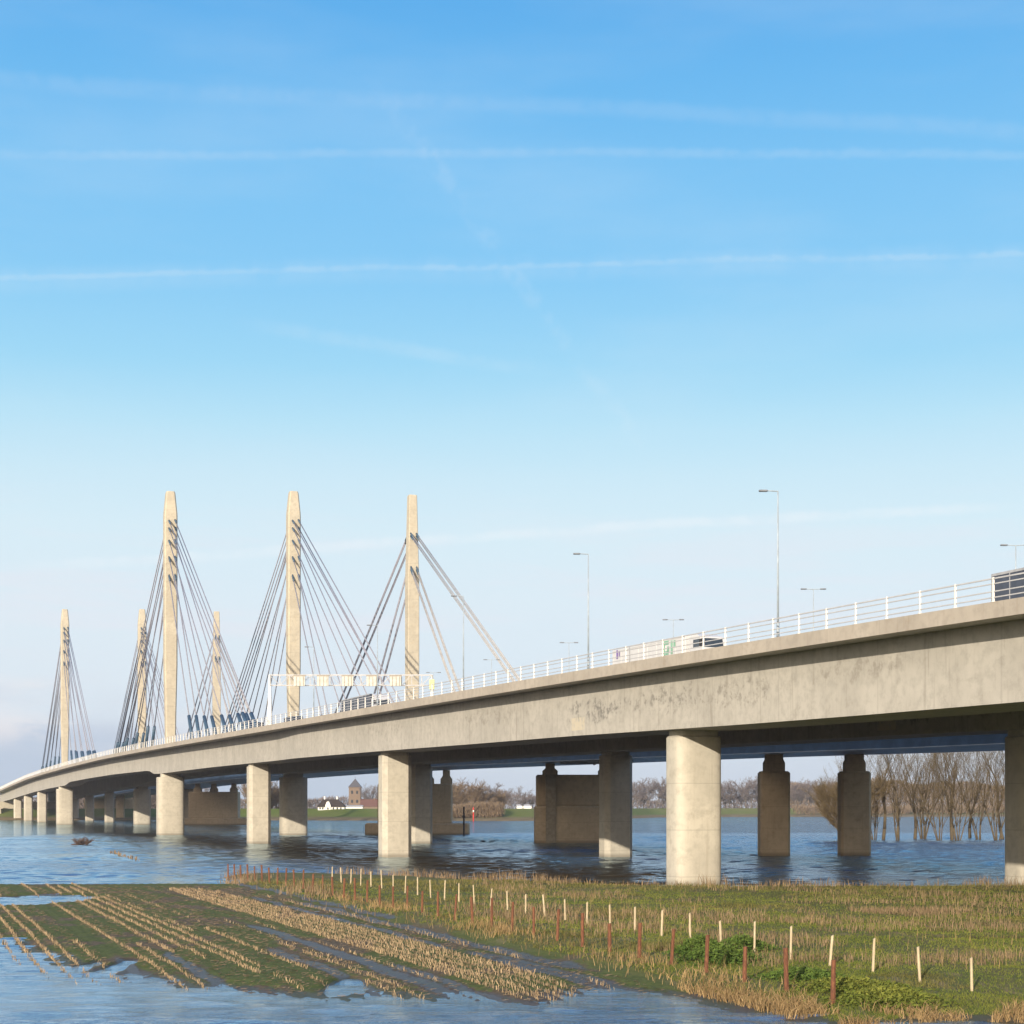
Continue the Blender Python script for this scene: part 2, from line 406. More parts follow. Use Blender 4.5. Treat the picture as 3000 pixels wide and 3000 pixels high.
# water: clear surface over muddy depth, ripples as bump
def f_water(N, b):
    p = wpos(N)
    a = N.noise(N.scale(p, (0.9, 2.6, 1), rot=(0, 0, math.radians(8))), 1.0, 5, 0.62)
    c = N.noise(N.scale(p, (0.12, 0.5, 1), rot=(0, 0, math.radians(-6))), 1.0, 4, 0.6)
    w = N.noise(N.scale(p, (3.2, 8, 1), rot=(0, 0, math.radians(12))), 1.0, 3, 0.6)
    x, y, z = N.xyz(p)
    calm = N.noise(N.scale(p, (0.010, 0.035, 1)), 1.0, 3, 0.5)
    # the river channel runs rougher than the sheltered flood water this side of the bridge
    lat = N.m('ADD', x, N.m('MULTIPLY', y, 0.38125))
    river = N.ss(N.m('ADD', lat, N.m('MULTIPLY', N.m('SUBTRACT', calm, 0.5), 40)), 95.0, 140.0)
    amp = N.m('ADD', N.ss(calm, 0.35, 0.65, 0.30, 0.75), N.m('MULTIPLY', river, 1.6))
    h = N.m('MULTIPLY', N.m('ADD', N.m('ADD', N.m('MULTIPLY', a, 0.42), N.m('MULTIPLY', c, 0.5)), N.m('MULTIPLY', w, 0.16)), amp)
    muddy = N.mix(N.ss(N.noise(p, 0.02, 3), 0.4, 0.6), (0.080, 0.056, 0.030), (0.070, 0.054, 0.034))
    bp = N.n('ShaderNodeBump'); bp.inputs['Strength'].default_value = 1.0; bp.inputs['Distance'].default_value = 0.28
    N.put(bp.inputs['Height'], h)
    df = N.n('ShaderNodeBsdfDiffuse'); N.put(df.inputs[0], muddy)
    gl = N.n('ShaderNodeBsdfGlossy'); gl.inputs['Color'].default_value = (0.74, 0.89, 1.0, 1); gl.inputs['Roughness'].default_value = 0.07
    fr = N.n('ShaderNodeFresnel'); fr.inputs['IOR'].default_value = 1.5
    for q in (df, gl, fr): N.nt.links.new(bp.outputs[0], q.inputs['Normal'])
    mx = N.n('ShaderNodeMixShader'); N.put(mx.inputs[0], N.m('ADD', N.m('MULTIPLY', fr.outputs[0], 0.70), 0.36, clamp=True))
    N.nt.links.new(df.outputs[0], mx.inputs[1]); N.nt.links.new(gl.outputs[0], mx.inputs[2])
    out = [q for q in N.nt.nodes if q.type == 'OUTPUT_MATERIAL'][0]; N.nt.links.new(mx.outputs[0], out.inputs[0]); N.nt.nodes.remove(b)
M_WATER = mat('flood_water', f_water)


def f_land(N, b):
    p = wpos(N); x, y, z = N.xyz(p)
    def at(nm):
        a = N.n('ShaderNodeAttribute'); a.attribute_name = nm; return a.outputs['Fac']
    bank, wet, moss = at('bank'), at('wet'), at('moss')
    n1 = N.noise(p, 0.5, 5, 0.65); n2 = N.noise(p, 3.5, 5, 0.7); n3 = N.noise(N.scale(p, (1.2, 0.35, 1)), 1.1, 5, 0.65)
    mud = N.mix(N.ss(n2, 0.35, 0.7), (0.080, 0.062, 0.036), (0.145, 0.11, 0.066))
    mossc = N.mix(N.ss(n2, 0.3, 0.7), (0.045, 0.068, 0.010), (0.105, 0.125, 0.024))
    mm = N.ss(N.m('ADD', moss, N.m('ADD', N.m('MULTIPLY', N.m('SUBTRACT', n2, 0.5), 1.0), N.m('MULTIPLY', N.m('SUBTRACT', n1, 0.5), 1.4))), 0.42, 0.80)
    field = N.mix(mm, mud, mossc)
    grass = N.mix(N.ss(n1, 0.38, 0.62), (0.10, 0.095, 0.030), (0.085, 0.105, 0.022))
    grass = N.mix(N.ss(n3, 0.52, 0.70), grass, (0.19, 0.15, 0.075))
    grass = N.mix(N.m('MULTIPLY', N.ss(n2, 0.56, 0.72), 0.6), grass, (0.06, 0.048, 0.024))
    col = N.mix(bank, field, grass)
    wetm = N.ss(N.m('ADD', wet, N.m('MULTIPLY', N.m('SUBTRACT', n2, 0.5), 0.5)), 0.35, 0.65)
    shore = N.ss(z, 0.03, 0.10, 1.0, 0.0)
    wetm = N.m('MAXIMUM', wetm, N.m('MULTIPLY', shore, 0.8))
    col = N.mix(N.m('MULTIPLY', wetm, 0.75), col, (0.062, 0.045, 0.032))
    rough = N.m('SUBTRACT', 0.95, N.m('MULTIPLY', wetm, 0.55))
    setb(N, b, col, rough, bump=N.m('ADD', n2, N.m('MULTIPLY', n1, 0.5)), dist=0.06, strength=0.7, spec=0.35)
M_LAND = mat('field_and_bank_soil', f_land)


def f_far(N, b):
    p = wpos(N); x, y, z = N.xyz(p)
    n = N.noise(p, 0.02, 4, 0.6); n2 = N.noise(p, 0.15, 4, 0.6)
    g = N.mix(N.ss(n, 0.4, 0.62), (0.125, 0.165, 0.035), (0.165, 0.175, 0.055))
    reed = N.mix(N.ss(n2, 0.35, 0.65), (0.165, 0.125, 0.065), (0.23, 0.18, 0.10))
    col = N.mix(N.ss(N.m('ADD', z, N.m('MULTIPLY', n2, 1.6)), 1.8, 3.0), reed, g)
    setb(N, b, col, 0.95, spec=0.1)
M_FAR = mat('far_dike_grass', f_far)
M_BED = plain('river_bed', (0.05, 0.042, 0.03), 0.95)
#PART2
# ------------------------------------------------------------------ ground, water
KX = 0.38125                                 # the bridges run towards -X as they recede
def gpt(x, y, z=0.0):
    Y = (EYE - z) * FPX / (y - HY); return ((x - 1500) * Y / FPX, Y)


def smooth(t, a, b):
    t = np.clip((t - a) / (b - a), 0, 1); return t * t * (3 - 2 * t)


def vnoise(x, y, seed=0):
    """value noise, numpy"""
    xi = np.floor(x).astype(np.int64); yi = np.floor(y).astype(np.int64); fx = x - xi; fy = y - yi
    fx = fx * fx * (3 - 2 * fx); fy = fy * fy * (3 - 2 * fy)
    def h(a, b):
        n = (a * 374761393 + b * 668265263 + seed * 1442695041) & 0x7fffffff
        n = ((n ^ (n >> 13)) * 1274126177) & 0x7fffffff
        return ((n ^ (n >> 16)) & 0xffff) / 65535.0
    return (h(xi, yi) * (1 - fx) + h(xi + 1, yi) * fx) * (1 - fy) + (h(xi, yi + 1) * (1 - fx) + h(xi + 1, yi + 1) * fx) * fy


def fbm(x, y, seed=0, o=4):
    s = 0; a = 0.5; f = 1.0
    for i in range(o): s = s + a * vnoise(x * f, y * f, seed + i); a *= 0.5; f *= 2.03
    return s / (1 - 0.5 ** o)


LAND_PX = [(-1500, 2690), (-600, 2705), (0, 2760), (90, 2795), (150, 2800), (235, 2850), (330, 2852), (390, 2872), (455, 2868), (540, 2892),
           (620, 2893), (700, 2905), (850, 2916), (1000, 2924), (1080, 2914), (1160, 2918), (1260, 2928), (1340, 2918), (1450, 2928),
           (1560, 2940), (1640, 2914), (1720, 2898), (1850, 2906), (2000, 2917), (2150, 2944), (2300, 2970), (2420, 3004), (2560, 3012),
           (2700, 2992), (3000, 2984), (3600, 3000), (5200, 3000), (5200, 2620), (3600, 2600), (3000, 2602), (2400, 2602), (2100, 2604), (1700, 2596), (1500, 2586),
           (1200, 2571), (1000, 2565), (760, 2560), (650, 2566), (700, 2583), (640, 2592), (400, 2591), (0, 2592), (-600, 2590), (-1500, 2588)]
LAND = np.array([gpt(*p) for p in LAND_PX])


def sdist(X, Y):
    """signed distance to the land outline, positive inside"""
    d2 = np.full(X.shape, 1e9); ins = np.zeros(X.shape, bool); n = len(LAND)
    for i in range(n):
        ax, ay = LAND[i]; bx, by = LAND[(i + 1) % n]
        ex, ey = bx - ax, by - ay; t = np.clip(((X - ax) * ex + (Y - ay) * ey) / (ex * ex + ey * ey), 0, 1)
        d2 = np.minimum(d2, (X - ax - t * ex) ** 2 + (Y - ay - t * ey) ** 2)
        c = ((ay > Y) != (by > Y)) & (X < (bx - ax) * (Y - ay) / (by - ay + 1e-12) + ax); ins ^= c
    return np.where(ins, 1, -1) * np.sqrt(d2)


PUDDLES = [(50, 2640, 4.5, 7.5), (-60, 2645, 5.0, 8.0), (150, 2636, 3.0, 5.5), (338, 2838, 0.42, 4.0), (245, 2835, 0.35, 2.5), (1010, 2893, 0.7, 2.6), (2230, 2606, 3.0, 1.8)]
def ground(X, Y):
    r = X + 0.375 * Y
    sd = sdist(X, Y)
    n = fbm(X * 0.35, Y * 0.35, 3) - 0.5; nf = fbm(X * 1.7, Y * 1.7, 9) - 0.5
    bank = smooth(r + 1.6 * n, 29.2, 31.6)
    ridge = np.cos((r - 6.2) * 2 * math.pi / 0.78) * (1 - bank)
    z = np.clip(sd * 0.07, -0.9, 0.16) + 0.10 * n + 0.05 * nf + 0.035 * ridge
    z = np.where(sd < -1.5, np.minimum(z, -0.12), z)
    z = z + bank * smooth(sd, 0.3, 5.0) * (0.22 + 0.25 * (fbm(X * .12, Y * .12, 21) - 0.3))
    # muddy wheel tracks run between the stubble rows
    wet = np.zeros_like(X)
    for (rc, w, y0, y1) in ((20.6, 0.55, 60, 96), (18.1, 0.5, 58, 80), (12.6, 0.4, 62, 78), (27.3, 0.9, 60, 78), (28.9, 0.6, 70, 118), (30.2, .4, 100, 150), (26.9, .4, 80, 125), (10.1, 0.35, 62, 75), (21.6, .4, 58, 72)):
        mk = np.exp(-((r - rc - 0.6 * n) / w) ** 2) * smooth(Y, y0 - 4, y0 + 2) * (1 - smooth(Y, y1 - 4, y1 + 4))
        wet = np.maximum(wet, mk); z = z - 0.035 * mk
    for (px, py, a, b) in PUDDLES:
        cx, cy = gpt(px, py); q = ((X - cx) / a) ** 2 + ((Y - cy) / b) ** 2 + 1.2 * n
        mk = 1 - smooth(q, 0.6, 1.4); z = z - 0.26 * mk; wet = np.maximum(wet, mk * 0.8)
    # the dike the photograph was taken from
    z = np.where(Y < 44, np.maximum(z, np.interp(Y, [-60, -8, 4, 26, 40, 44], [3.0, 5.3, 5.3, 0.6, -0.3, -0.9])), z)
    cx, cy = gpt(2950, 2756, .3); scar = (1 - smooth(((X - cx) / 4.5) ** 2 + ((Y - cy) / 1.3) ** 2 + 2.2 * n, .5, 1.3)); wet = np.maximum(wet, scar * .9); z = z - .12 * scar
    moss = smooth(fbm(X * 0.22 + 5, Y * 0.12, 33), 0.28, 0.48) * smooth(n + 0.5, 0.15, 0.45) * (1 - 0.8 * wet)
    moss = np.maximum(moss, (1 - bank) * 0.7 * (ridge < 0) * (fbm(X * .3, Y * .1, 41) > 0.42))
    bank = np.where(Y < 44, 1.0, bank)
    return z, bank, wet, moss


def build_land():
    xs = np.concatenate([np.arange(-110, -46, 1.2), np.arange(-46, 46, 0.26), np.arange(46, 150, 1.4)])
    ys = np.concatenate([np.arange(-60, 46, 2.0), 46 + np.cumsum(np.linspace(0.2, 0.42, 390))])
    X, Y = np.meshgrid(xs, ys); z, bank, wet, moss = ground(X, Y)
    V = np.stack([X.ravel(), Y.ravel(), z.ravel()], 1); ny, nx = X.shape
    i = (np.arange(ny - 1)[:, None] * nx + np.arange(nx - 1)[None]).ravel()
    F = np.stack([i, i + 1, i + nx + 1, i + nx], 1)
    o = np_mesh('field', V, F, M_LAND, attrs={'bank': bank.ravel(), 'wet': wet.ravel(), 'moss': moss.ravel()}, smooth=True)
    tag(o, 'muddy maize stubble field and rough grassy bank sloping into flood water', 'field', kind='structure')


def build_far():
    sx = np.array([-9000, -3000, -330, -200, -100, 0, 25, 60, 100, 160, 400, 3000, 9000.0])
    sy = np.array([700, 800, 885, 880, 865, 838, 860, 960, 1120, 1190, 1230, 1300, 1400.0])
    xs = np.concatenate([np.linspace(-3090, -500, 24), np.linspace(-480, 520, 220), np.linspace(560, 3090, 24)])
    off = np.array([-25, 0, 3, 8, 20, 34, 44, 60, 66, 72, 90, 130, 400, 1200, 2080.0])
    zz = np.array([-1.5, -0.1, 0.5, 0.9, 1.3, 1.7, 2.6, 6.0, 6.2, 6.0, 3.6, 3.2, 3.2, 3.2, 3.2])
    sh = np.interp(xs, sx, sy) + 6 * (fbm(xs * 0.05, xs * 0, 5) - 0.5)
    X = np.repeat(xs[None], len(off), 0); Y = sh[None] + off[:, None]
    Z = np.repeat(zz[:, None], len(xs), 1) + 0.25 * (fbm(X * 0.06, Y * 0.06, 7) - 0.5)
    V = np.stack([X.ravel(), Y.ravel(), Z.ravel()], 1); ny, nx = X.shape
    i = (np.arange(ny - 1)[:, None] * nx + np.arange(nx - 1)[None]).ravel()
    F = np.stack([i, i + 1, i + nx + 1, i + nx], 1)
    o = np_mesh('far_bank', V, F, M_FAR, smooth=True)
    tag(o, 'green grassy dike along the far side of the river', 'river bank', kind='structure')


def far_ground(X, Y):
    sx = np.array([-9000, -3000, -330, -200, -100, 0, 25, 60, 100, 160, 400, 3000, 9000.0])
    sy = np.array([700, 800, 885, 880, 865, 838, 860, 960, 1120, 1190, 1230, 1300, 1400.0])
    return float(np.interp(Y - np.interp(X, sx, sy), [-25, 0, 3, 8, 20, 34, 44, 60, 66, 72, 90, 130, 9000],
                           [-1.5, -0.1, 0.5, 0.9, 1.3, 1.7, 2.6, 6.0, 6.2, 6.0, 3.6, 3.2, 3.2]))


build_land(); build_far()
V = np.array([(-3100, -250, 0), (3100, -250, 0), (3100, 3500, 0), (-3100, 3500, 0)], float)
def build_water():
    """one sheet; real wavelets where they are big enough to see, flat far out"""
    xs = np.concatenate([np.linspace(-3100, -125, 12)[:-1], np.arange(-125, 150, 0.42), np.linspace(150, 3100, 12)])
    st = 46 + np.cumsum(np.linspace(0.15, 0.36, 420)); s2 = st[-1] + np.cumsum(np.linspace(0.34, 0.52, 760))
    ys = np.concatenate([[-250, -100, 0, 30, 40], st, s2, np.linspace(s2[-1] + 3, 3500, 30)])
    X, Y = np.meshgrid(xs, ys); lat = X + KX * Y
    z = np.zeros_like(X)
    fade = smooth(X, -123, -110) * (1 - smooth(X, 135, 148)) * smooth(Y, 46, 48)
    patch = 0.45 + 0.9 * smooth(fbm(X * .03, Y * .05, 201, 3), .35, .65)
    near = (1 - smooth(Y, 105, 150)); calm = (1 - smooth(np.abs(lat - 84), 20, 46)) * smooth(Y, 120, 150)
    z += near * patch * (0.16 * (vnoise(X * .48 + .14 * Y, Y * 1.0, 5) - .5) + 0.105 * (vnoise(X * .9 - .2 * Y, Y * 1.9, 6) - .5) + 0.06 * (vnoise(X * .3, Y * .55, 7) - .5))
    mid = smooth(Y, 95, 135) * (1 - smooth(Y, 380, 470)) * 1.0
    river = smooth(lat, 98, 128)
    z += mid * (.55 + .5 * patch) * (0.21 + 0.10 * river) * ((vnoise(X * .48 + .1 * Y, Y * 1.02, 15) - .5) + .5 * (vnoise(X * .7 - .1 * Y, Y * 1.25, 16) - .5))
    z *= fade
    V = np.stack([X.ravel(), Y.ravel(), z.ravel()], 1); ny, nx = X.shape
    i = (np.arange(ny - 1)[:, None] * nx + np.arange(nx - 1)[None]).ravel()
    o = np_mesh('water', V, np.stack([i, i + 1, i + nx + 1, i + nx], 1), M_WATER, smooth=True)
    tag(o, 'rippled blue flood water and river', 'water', kind='structure')
build_water()
V2 = V.copy(); V2[:, 2] = -2.5
tag(np_mesh('riverbed', V2, np.array([[0, 1, 2, 3]]), M_BED), 'dark muddy bed beneath the flood water', 'river bed', kind='structure')

# ------------------------------------------------------------------ bridges
YT = [20, 94, 130, 163, 236, 335, 420, 500, 600, 700, 773, 860, 920, 1010]
ZT = [17.6, 19.15, 19.65, 20.05, 20.75, 21.6, 22.25, 22.6, 22.35, 21.7, 20.95, 19.3, 18.0, 16.2]
_yy = np.arange(-40, 1100, 2.0); _zz = np.interp(_yy, YT, ZT); _k = np.exp(-(np.arange(-20, 21) / 10.0) ** 2); _k /= _k.sum()
_zs = np.convolve(np.pad(_zz, 20, 'edge'), _k, 'valid')
def ztop(Y): return float(np.interp(Y, _yy, _zs))
YB = [20, 94, 114, 130, 163, 191, 228, 277, 348, 416, 423, 431, 436, 500, 560, 614, 621, 634, 642, 700, 773, 860, 920, 1010]
ZB = [12.7, 13.3, 13.42, 13.58, 14.08, 14.35, 14.77, 15.2, 15.5, 15.5, 15.6, 16.5, 16.7, 17.0, 16.9, 16.6, 16.4, 15.5, 15.4, 15.0, 14.1, 12.5, 11.3, 9.9]
def zbot(Y): return float(np.interp(Y, YB, ZB))
YO = [20, 195, 267, 397, 487, 600, 700, 900, 1010]; ZO = [12.6, 14.1, 15.1, 16.4, 17.0, 16.9, 16.2, 13.6, 12.0]
def zold(Y): return float(np.interp(Y, YO, ZO))
def bx(X0, Y): return X0 - KX * Y
U = Vector((0.9344, 0.3562, 0)); W = Vector((-0.3562, 0.9344, 0))       # across / along the bridge
YSECT = sorted(set(list(np.arange(30, 420, 6.0)) + [416, 418, 423, 427, 431, 436, 614, 618, 621, 625, 630, 634, 642] + list(np.arange(442, 1004, 8.0)) + [1002.0]))


def sweep(sec, ys):
    """sec(Y) -> list of (lateral, z); swept along the bridge"""
    m = MB(); m.loft([[(bx(a, Y), Y, z) for (a, z) in sec(Y)] for Y in ys][::1]); return m


def web_x(Y): return 68.0 + 0.9 * float(smooth(np.array(Y), 268.0, 292.0))

newb = empty('concrete_bridge', (bx(71.5, 145.3), 145.3, 0), 'pale concrete motorway bridge with four cable pylons and white railing, nearest the camera', 'bridge')
oldb = empty('steel_bridge', (bx(133, 230.8), 230.8, 0), 'older blue steel girder bridge on brown concrete piers running behind the concrete bridge', 'bridge')

sweep(lambda Y: [(65.72, ztop(Y) - 0.90), (108.9, ztop(Y) - 0.90), (108.9, ztop(Y) - 0.10), (65.72, ztop(Y) - 0.10)], YSECT).build('deck_slab', M_WEB, newb)
sweep(lambda Y: [(65.40, ztop(Y) - 0.97), (65.70, ztop(Y) - 0.97), (65.70, ztop(Y)), (65.40, ztop(Y))], YSECT).build('edge_beam', M_FASCIA, newb)
sweep(lambda Y: [(108.92, ztop(Y) - 0.97), (109.25, ztop(Y) - 0.97), (109.25, ztop(Y)), (108.92, ztop(Y))], YSECT).build('edge_beam', M_FASCIA, newb)
sweep(lambda Y: [(66.2, ztop(Y) - 0.096), (108.4, ztop(Y) - 0.096), (108.4, ztop(Y) - 0.05), (66.2, ztop(Y) - 0.05)], YSECT).build('road_surface', M_ASPH, newb)
sweep(lambda Y: [(web_x(Y), zbot(Y)), (75.2, zbot(Y)), (75.6, ztop(Y) - 0.903), (web_x(Y) - 0.0, ztop(Y) - 0.903)], YSECT).build('box_girder', M_WEB, newb)
sweep(lambda Y: [(98.4, zbot(Y)), (105.8, zbot(Y)), (105.8, ztop(Y) - 0.903), (98.2, ztop(Y) - 0.903)], YSECT).build('box_girder', M_WEB, newb)


def chamfer_ring(cx, cy, z, a, b, c):
    out = []
    for (p, q) in ((-a + c, -b), (a - c, -b), (a, -b + c), (a, b - c), (a - c, b), (-a + c, b), (-a, b - c), (-a, -b + c)):
        v = Vector((cx, cy, z)) + U * p + W * q; out.append(tuple(v))
    return out


def round_ring(cx, cy, z, a, b, n=44, e=4.2):
    out = []
    for i in range(n):
        t = 2 * math.pi * i / n; c, s = math.cos(t), math.sin(t)
        v = Vector((cx, cy, z)) + U * (a * math.copysign(abs(c) ** (2 / e), c)) + W * (b * math.copysign(abs(s) ** (2 / e), s)); out.append(tuple(v))
    return out


def pier(X0, Y, a, b, rnd, parent, matl, top=None, label=None, sh=0.5):
    cx = bx(X0, Y); zt = (zbot(Y) if top is None else top) - 0.02
    m = MB(); capf = 0.72 if a > 3 else 0.9
    if rnd:
        R = [round_ring(cx, Y, z, aa, bb) for (z, aa, bb) in ((-2.2, a, b), (zt - sh - 0.12, a, b), (zt - sh, a - 0.12, b - 0.12))]
        m.loft(R); m.loft([round_ring(cx, Y, z, a * capf, b * capf) for z in (zt - sh - 0.01, zt)])
    else:
        c = min(a, b) * 0.42
        m.loft([chamfer_ring(cx, Y, z, aa, bb, c) for (z, aa, bb) in ((-2.2, a, b), (zt - sh - 0.06, a, b), (zt - sh, a - 0.06, b - 0.06))])
        m.loft([chamfer_ring(cx, Y, z, a * 0.86, b * 0.86, c * 0.9) for z in (zt - sh - 0.01, zt)])
    o = m.build('pier', matl, parent, smooth=False)
    if label: o['label'] = label
    return o


STN = [145.3, 230.8, 315.4, 414.0, 660.0, 757.0, 831.0, 898.0]
for row, X0 in ((0, 71.5), (1, 102.6)):
    for i, Y in enumerate(STN):
        if i == 0: pier(101.6 if row else X0, Y, 2.25, 1.65, True, newb, M_PIER)
        elif i in (3, 4): pier(X0, Y, 3.35, 2.6, True, newb, M_PIER, sh=0.9)
        else: pier(X0, Y, 2.15 if i != 0 else 2.2, 1.55, False, newb, M_PIER)
# abutment where the bridge lands
m = MB(); Y = 975
m.loft([[(bx(62, Y), Y, z), (bx(112, Y), Y, z), (bx(112, Y) - 10, Y + 26, z), (bx(62, Y) - 10, Y + 26, z)] for z in (-1, zbot(Y) - 0.05)])
m.build('abutment', M_ABUT, newb)
m = MB(); m.loft([[(bx(62.5, 930), 930, z), (bx(64.5, 930), 930, z), (bx(64.5, 930) - 14, 966, z), (bx(62.5, 930) - 14, 966, z)] for z in (-1, 9)])
m.build('wing_wall', M_ABUT, newb)


def pylon(X0, Y, parent, new=True):
    cx = bx(X0, Y); zt = 86.7; z0 = ztop(Y) - 0.2
    if new: lv = [(z0, 1.22, 1.2, .28), (30, 1.33, 1.3, .3), (43, 1.62, 1.45, .32), (80.5, 1.62, 1.45, .32), (81.3, 1.58, 1.42, .32), (86.2, 1.13, 1.15, .3), (86.7, 1.0, 1.0, .3)]
    else: lv = [(z0, 1.2, 1.3, .15), (30, 1.3, 1.4, .15), (40, 1.45, 1.5, .15), (64, 1.45, 1.5, .15), (85.4, 1.0, 1.1, .15), (85.8, .95, 1.0, .15)]
    m = MB(); m.loft([chamfer_ring(cx, Y, z, a, b, c) for (z, a, b, c) in lv]); o = m.build('pylon', M_PYLON, parent)
    f = MB()
    for s in (-1, 1):   # collar where it passes through the deck
        p = Vector((cx, Y, z0)) + U * (s * 1.3)
    f.loft([chamfer_ring(cx, Y, z, 1.75, 1.75, .3) for z in (z0 - 0.1, z0 + 0.75)]); f.build('plinth', M_PYLON, o)
    return o


def cable(parent, X0, Y, zp, off, side, lat_d, lat_p, r, matl, sleeve=8.5, dz=0.0, rs=0.40):
    """one stay: from the pylon face at height zp down to the deck `off` metres away; side -1 towards the camera"""
    Yd = Y + side * off
    a = Vector((bx(X0, Y), Y, zp)) + U * lat_p + W * (side * 1.35)
    b = Vector((bx(X0, Yd), Yd, ztop(Yd) - 0.05 + dz)) + U * lat_d
    d = (b - a).normalized()
    c = MB(); c.tube(a, b, r, n=6); o = c.build('stay_cable', matl, parent, smooth=True)
    t = MB(); t.tube(b - d * sleeve, b, rs, rs, 8); t.build('anchor_sleeve', M_SLEEVE, o, smooth=True)
    t = MB(); t.tube(a - d * 0.2, a + d * 2.2, 0.25, 0.22, 8); t.build('head_sleeve', M_SLEEVE, o, smooth=True)


LV = [(79.2, 95.0), (77.3, 90.5), (74.2, 74.0), (70.0, 54.5), (65.4, 35.0)]
for Y in (414.0, 660.0):
    for X0 in (71.5, 102.6):
        pylon(X0, Y, newb)
        for zp, off in LV:
            for side in (-1, 1):
                for s in (-1, 1):
                    cable(newb, X0, Y, zp + (0.25 if s > 0 else 0), off, side, 0.85 * s, 0.2 + 0.75 * s, 0.135, M_CABLE)
    pylon(132.6, Y, oldb, False)
    for zp, off in ((75.2, 88.0), (66.8, 44.0)):
        for side in (-1, 1):
            for s in (-1, 1):
                for q in (0, 1):
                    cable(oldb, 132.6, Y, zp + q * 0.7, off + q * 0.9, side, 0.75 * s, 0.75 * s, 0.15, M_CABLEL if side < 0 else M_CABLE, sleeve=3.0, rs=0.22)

# railing on the near edge: posts and four rails
rail = MB()
for hgt, r in ((1.39, 0.042), (1.08, 0.034), (0.62, 0.034), (0.27, 0.034)):
    rail.loft([[(bx(65.55, Y) + dx, Y, ztop(Y) + hgt + dz) for dx, dz in ((-r, -r), (r, -r), (r, r), (-r, r))] for Y in np.arange(30, 1000, 8.0)])
railing = rail.build('railing', M_RAILG, newb)  # shaded look of the rails comes from this greyed paint; posts stay white
NPOST = 0; rest = MB(); pm = None
for k in range(400):
    Y = 90.2 + 3.45 * k
    if Y > 998: break
    base = Vector((bx(65.55, Y), Y, ztop(Y)))
    if NPOST < 98:
        if pm is None:
            b = MB(); b.box(-.065, .065, -.05, .05, 0, 1.47, 0.012)
            b.box(-.12, .12, -.09, .09, 0, 0.04)
            o = b.build('post', M_RAIL); pm = o.data
        else:
            o = bpy.data.objects.new('post', pm); COL.objects.link(o)
        o.parent = railing; o.location = base - wloc(railing); NPOST += 1
    else:
        rest.box(base.x - .085, base.x + .085, base.y - .05, base.y + .05, base.z, base.z + 1.47)
tag(rest.build('far_posts', M_RAIL, railing), kind='stuff')

# ---- the older steel bridge
sweep(lambda Y: [(119.6, ztop(Y) - 1.1), (146.4, ztop(Y) - 1.1), (146.4, ztop(Y) - 0.2), (119.6, ztop(Y) - 0.2)], YSECT).build('deck_slab', M_BLUE, oldb)
sweep(lambda Y: [(122, zold(Y) + .05), (122.15, zold(Y) + .05), (122.15, ztop(Y) - 1.103), (122, ztop(Y) - 1.103)], YSECT).build('girder_web', M_BLUE, oldb)
sweep(lambda Y: [(143.5, zold(Y) + .05), (143.65, zold(Y) + .05), (143.65, ztop(Y) - 1.103), (143.5, ztop(Y) - 1.103)], YSECT).build('girder_web', M_BLUE, oldb)
sweep(lambda Y: [(121.8, zold(Y) - .04), (143.9, zold(Y) - .04), (143.9, zold(Y) + .046), (121.8, zold(Y) + .046)], YSECT).build('bottom_flange', M_BLUEG, oldb)  # underside painted paler than the webs for light reflected off the water
sweep(lambda Y: [(119.62, ztop(Y) + .2), (119.74, ztop(Y) + .2), (119.74, ztop(Y) + .9), (119.62, ztop(Y) + .9)], YSECT).build('guard_rail', M_BLUEG, oldb)
g = MB()
for Y in (290, 302):
    c = Vector((bx(128, Y), Y, zold(Y) - .25)); g.box(c.x - 4, c.x + 4, c.y - .3, c.y + .3, c.z - .25, c.z + .2)
c = bx(128, 296); g.box(c - .15, c + .15, 289, 303, zold(296) - .62, zold(296) - .42)
g.build('inspection_cradle', M_BLUEG, oldb)


def oldblock(m, x0, x1, Y, z0, z1, dy, ch=0.25):
    """block with its length across the bridge; x0, x1 lateral"""
    a, b = bx(x0, Y), bx(x1, Y)
    m.box(a, b, Y, Y + dy, z0, z1, ch)


for X0 in (127.4, 139.0):
    Y = 235.0; m = MB(); oldblock(m, X0 - 2.15, X0 + 2.15, Y, -2.2, 12.2, 3.2, .3); o = m.build('pier', M_OLD, oldb)
    m = MB(); a = bx(X0, Y)
    m.loft([[(a - w, Y + .5, z), (a + w, Y + .5, z), (a + w, Y + 2.6, z), (a - w, Y + 2.6, z)] for z, w in ((12.195, 1.45), (13.4, 1.45), (13.9, 1.2), (zold(Y) - .045, 1.2))])
    m.build('bearing_column', M_OLD, o)


def river_pier(Y, l0, l1, u0, u1, zl, zu, cols):
    m = MB(); oldblock(m, l0, l1, Y, -2.2, zl, 9.0, .35)
    o = m.build('pier', M_OLD, oldb)
    m = MB(); oldblock(m, u0, u1, Y + 1.2, zl - .01, zu, 5.5, .25); m.build('upper_wall', M_OLD, o)
    for c in cols:
        m = MB(); a = bx(c, Y); zz = zold(Y) - .045
        m.loft([[(a - w, Y + 2.2, z), (a + w, Y + 2.2, z), (a + w, Y + 4.4, z), (a - w, Y + 4.4, z)] for z, w in ((zu - .01, 1.5), (zu + (zz - zu) * .35, 1.5), (zu + (zz - zu) * .6, .9), (zz, .9))])
        m.build('bearing_block', M_OLD, o)
    return o
r3 = river_pier(320.0, 126.4, 143.5, 127.2, 143.0, 7.3, 13.4, (129.5, 140.5))
m = MB(); a = bx(129.6, 320); m.box(a - 1.0, a + 1.0, 319.72, 321.3, -2, 13.42); m.build('pilaster', plain('pilaster_concrete', (0.29, 0.245, 0.18), 0.9), r3)
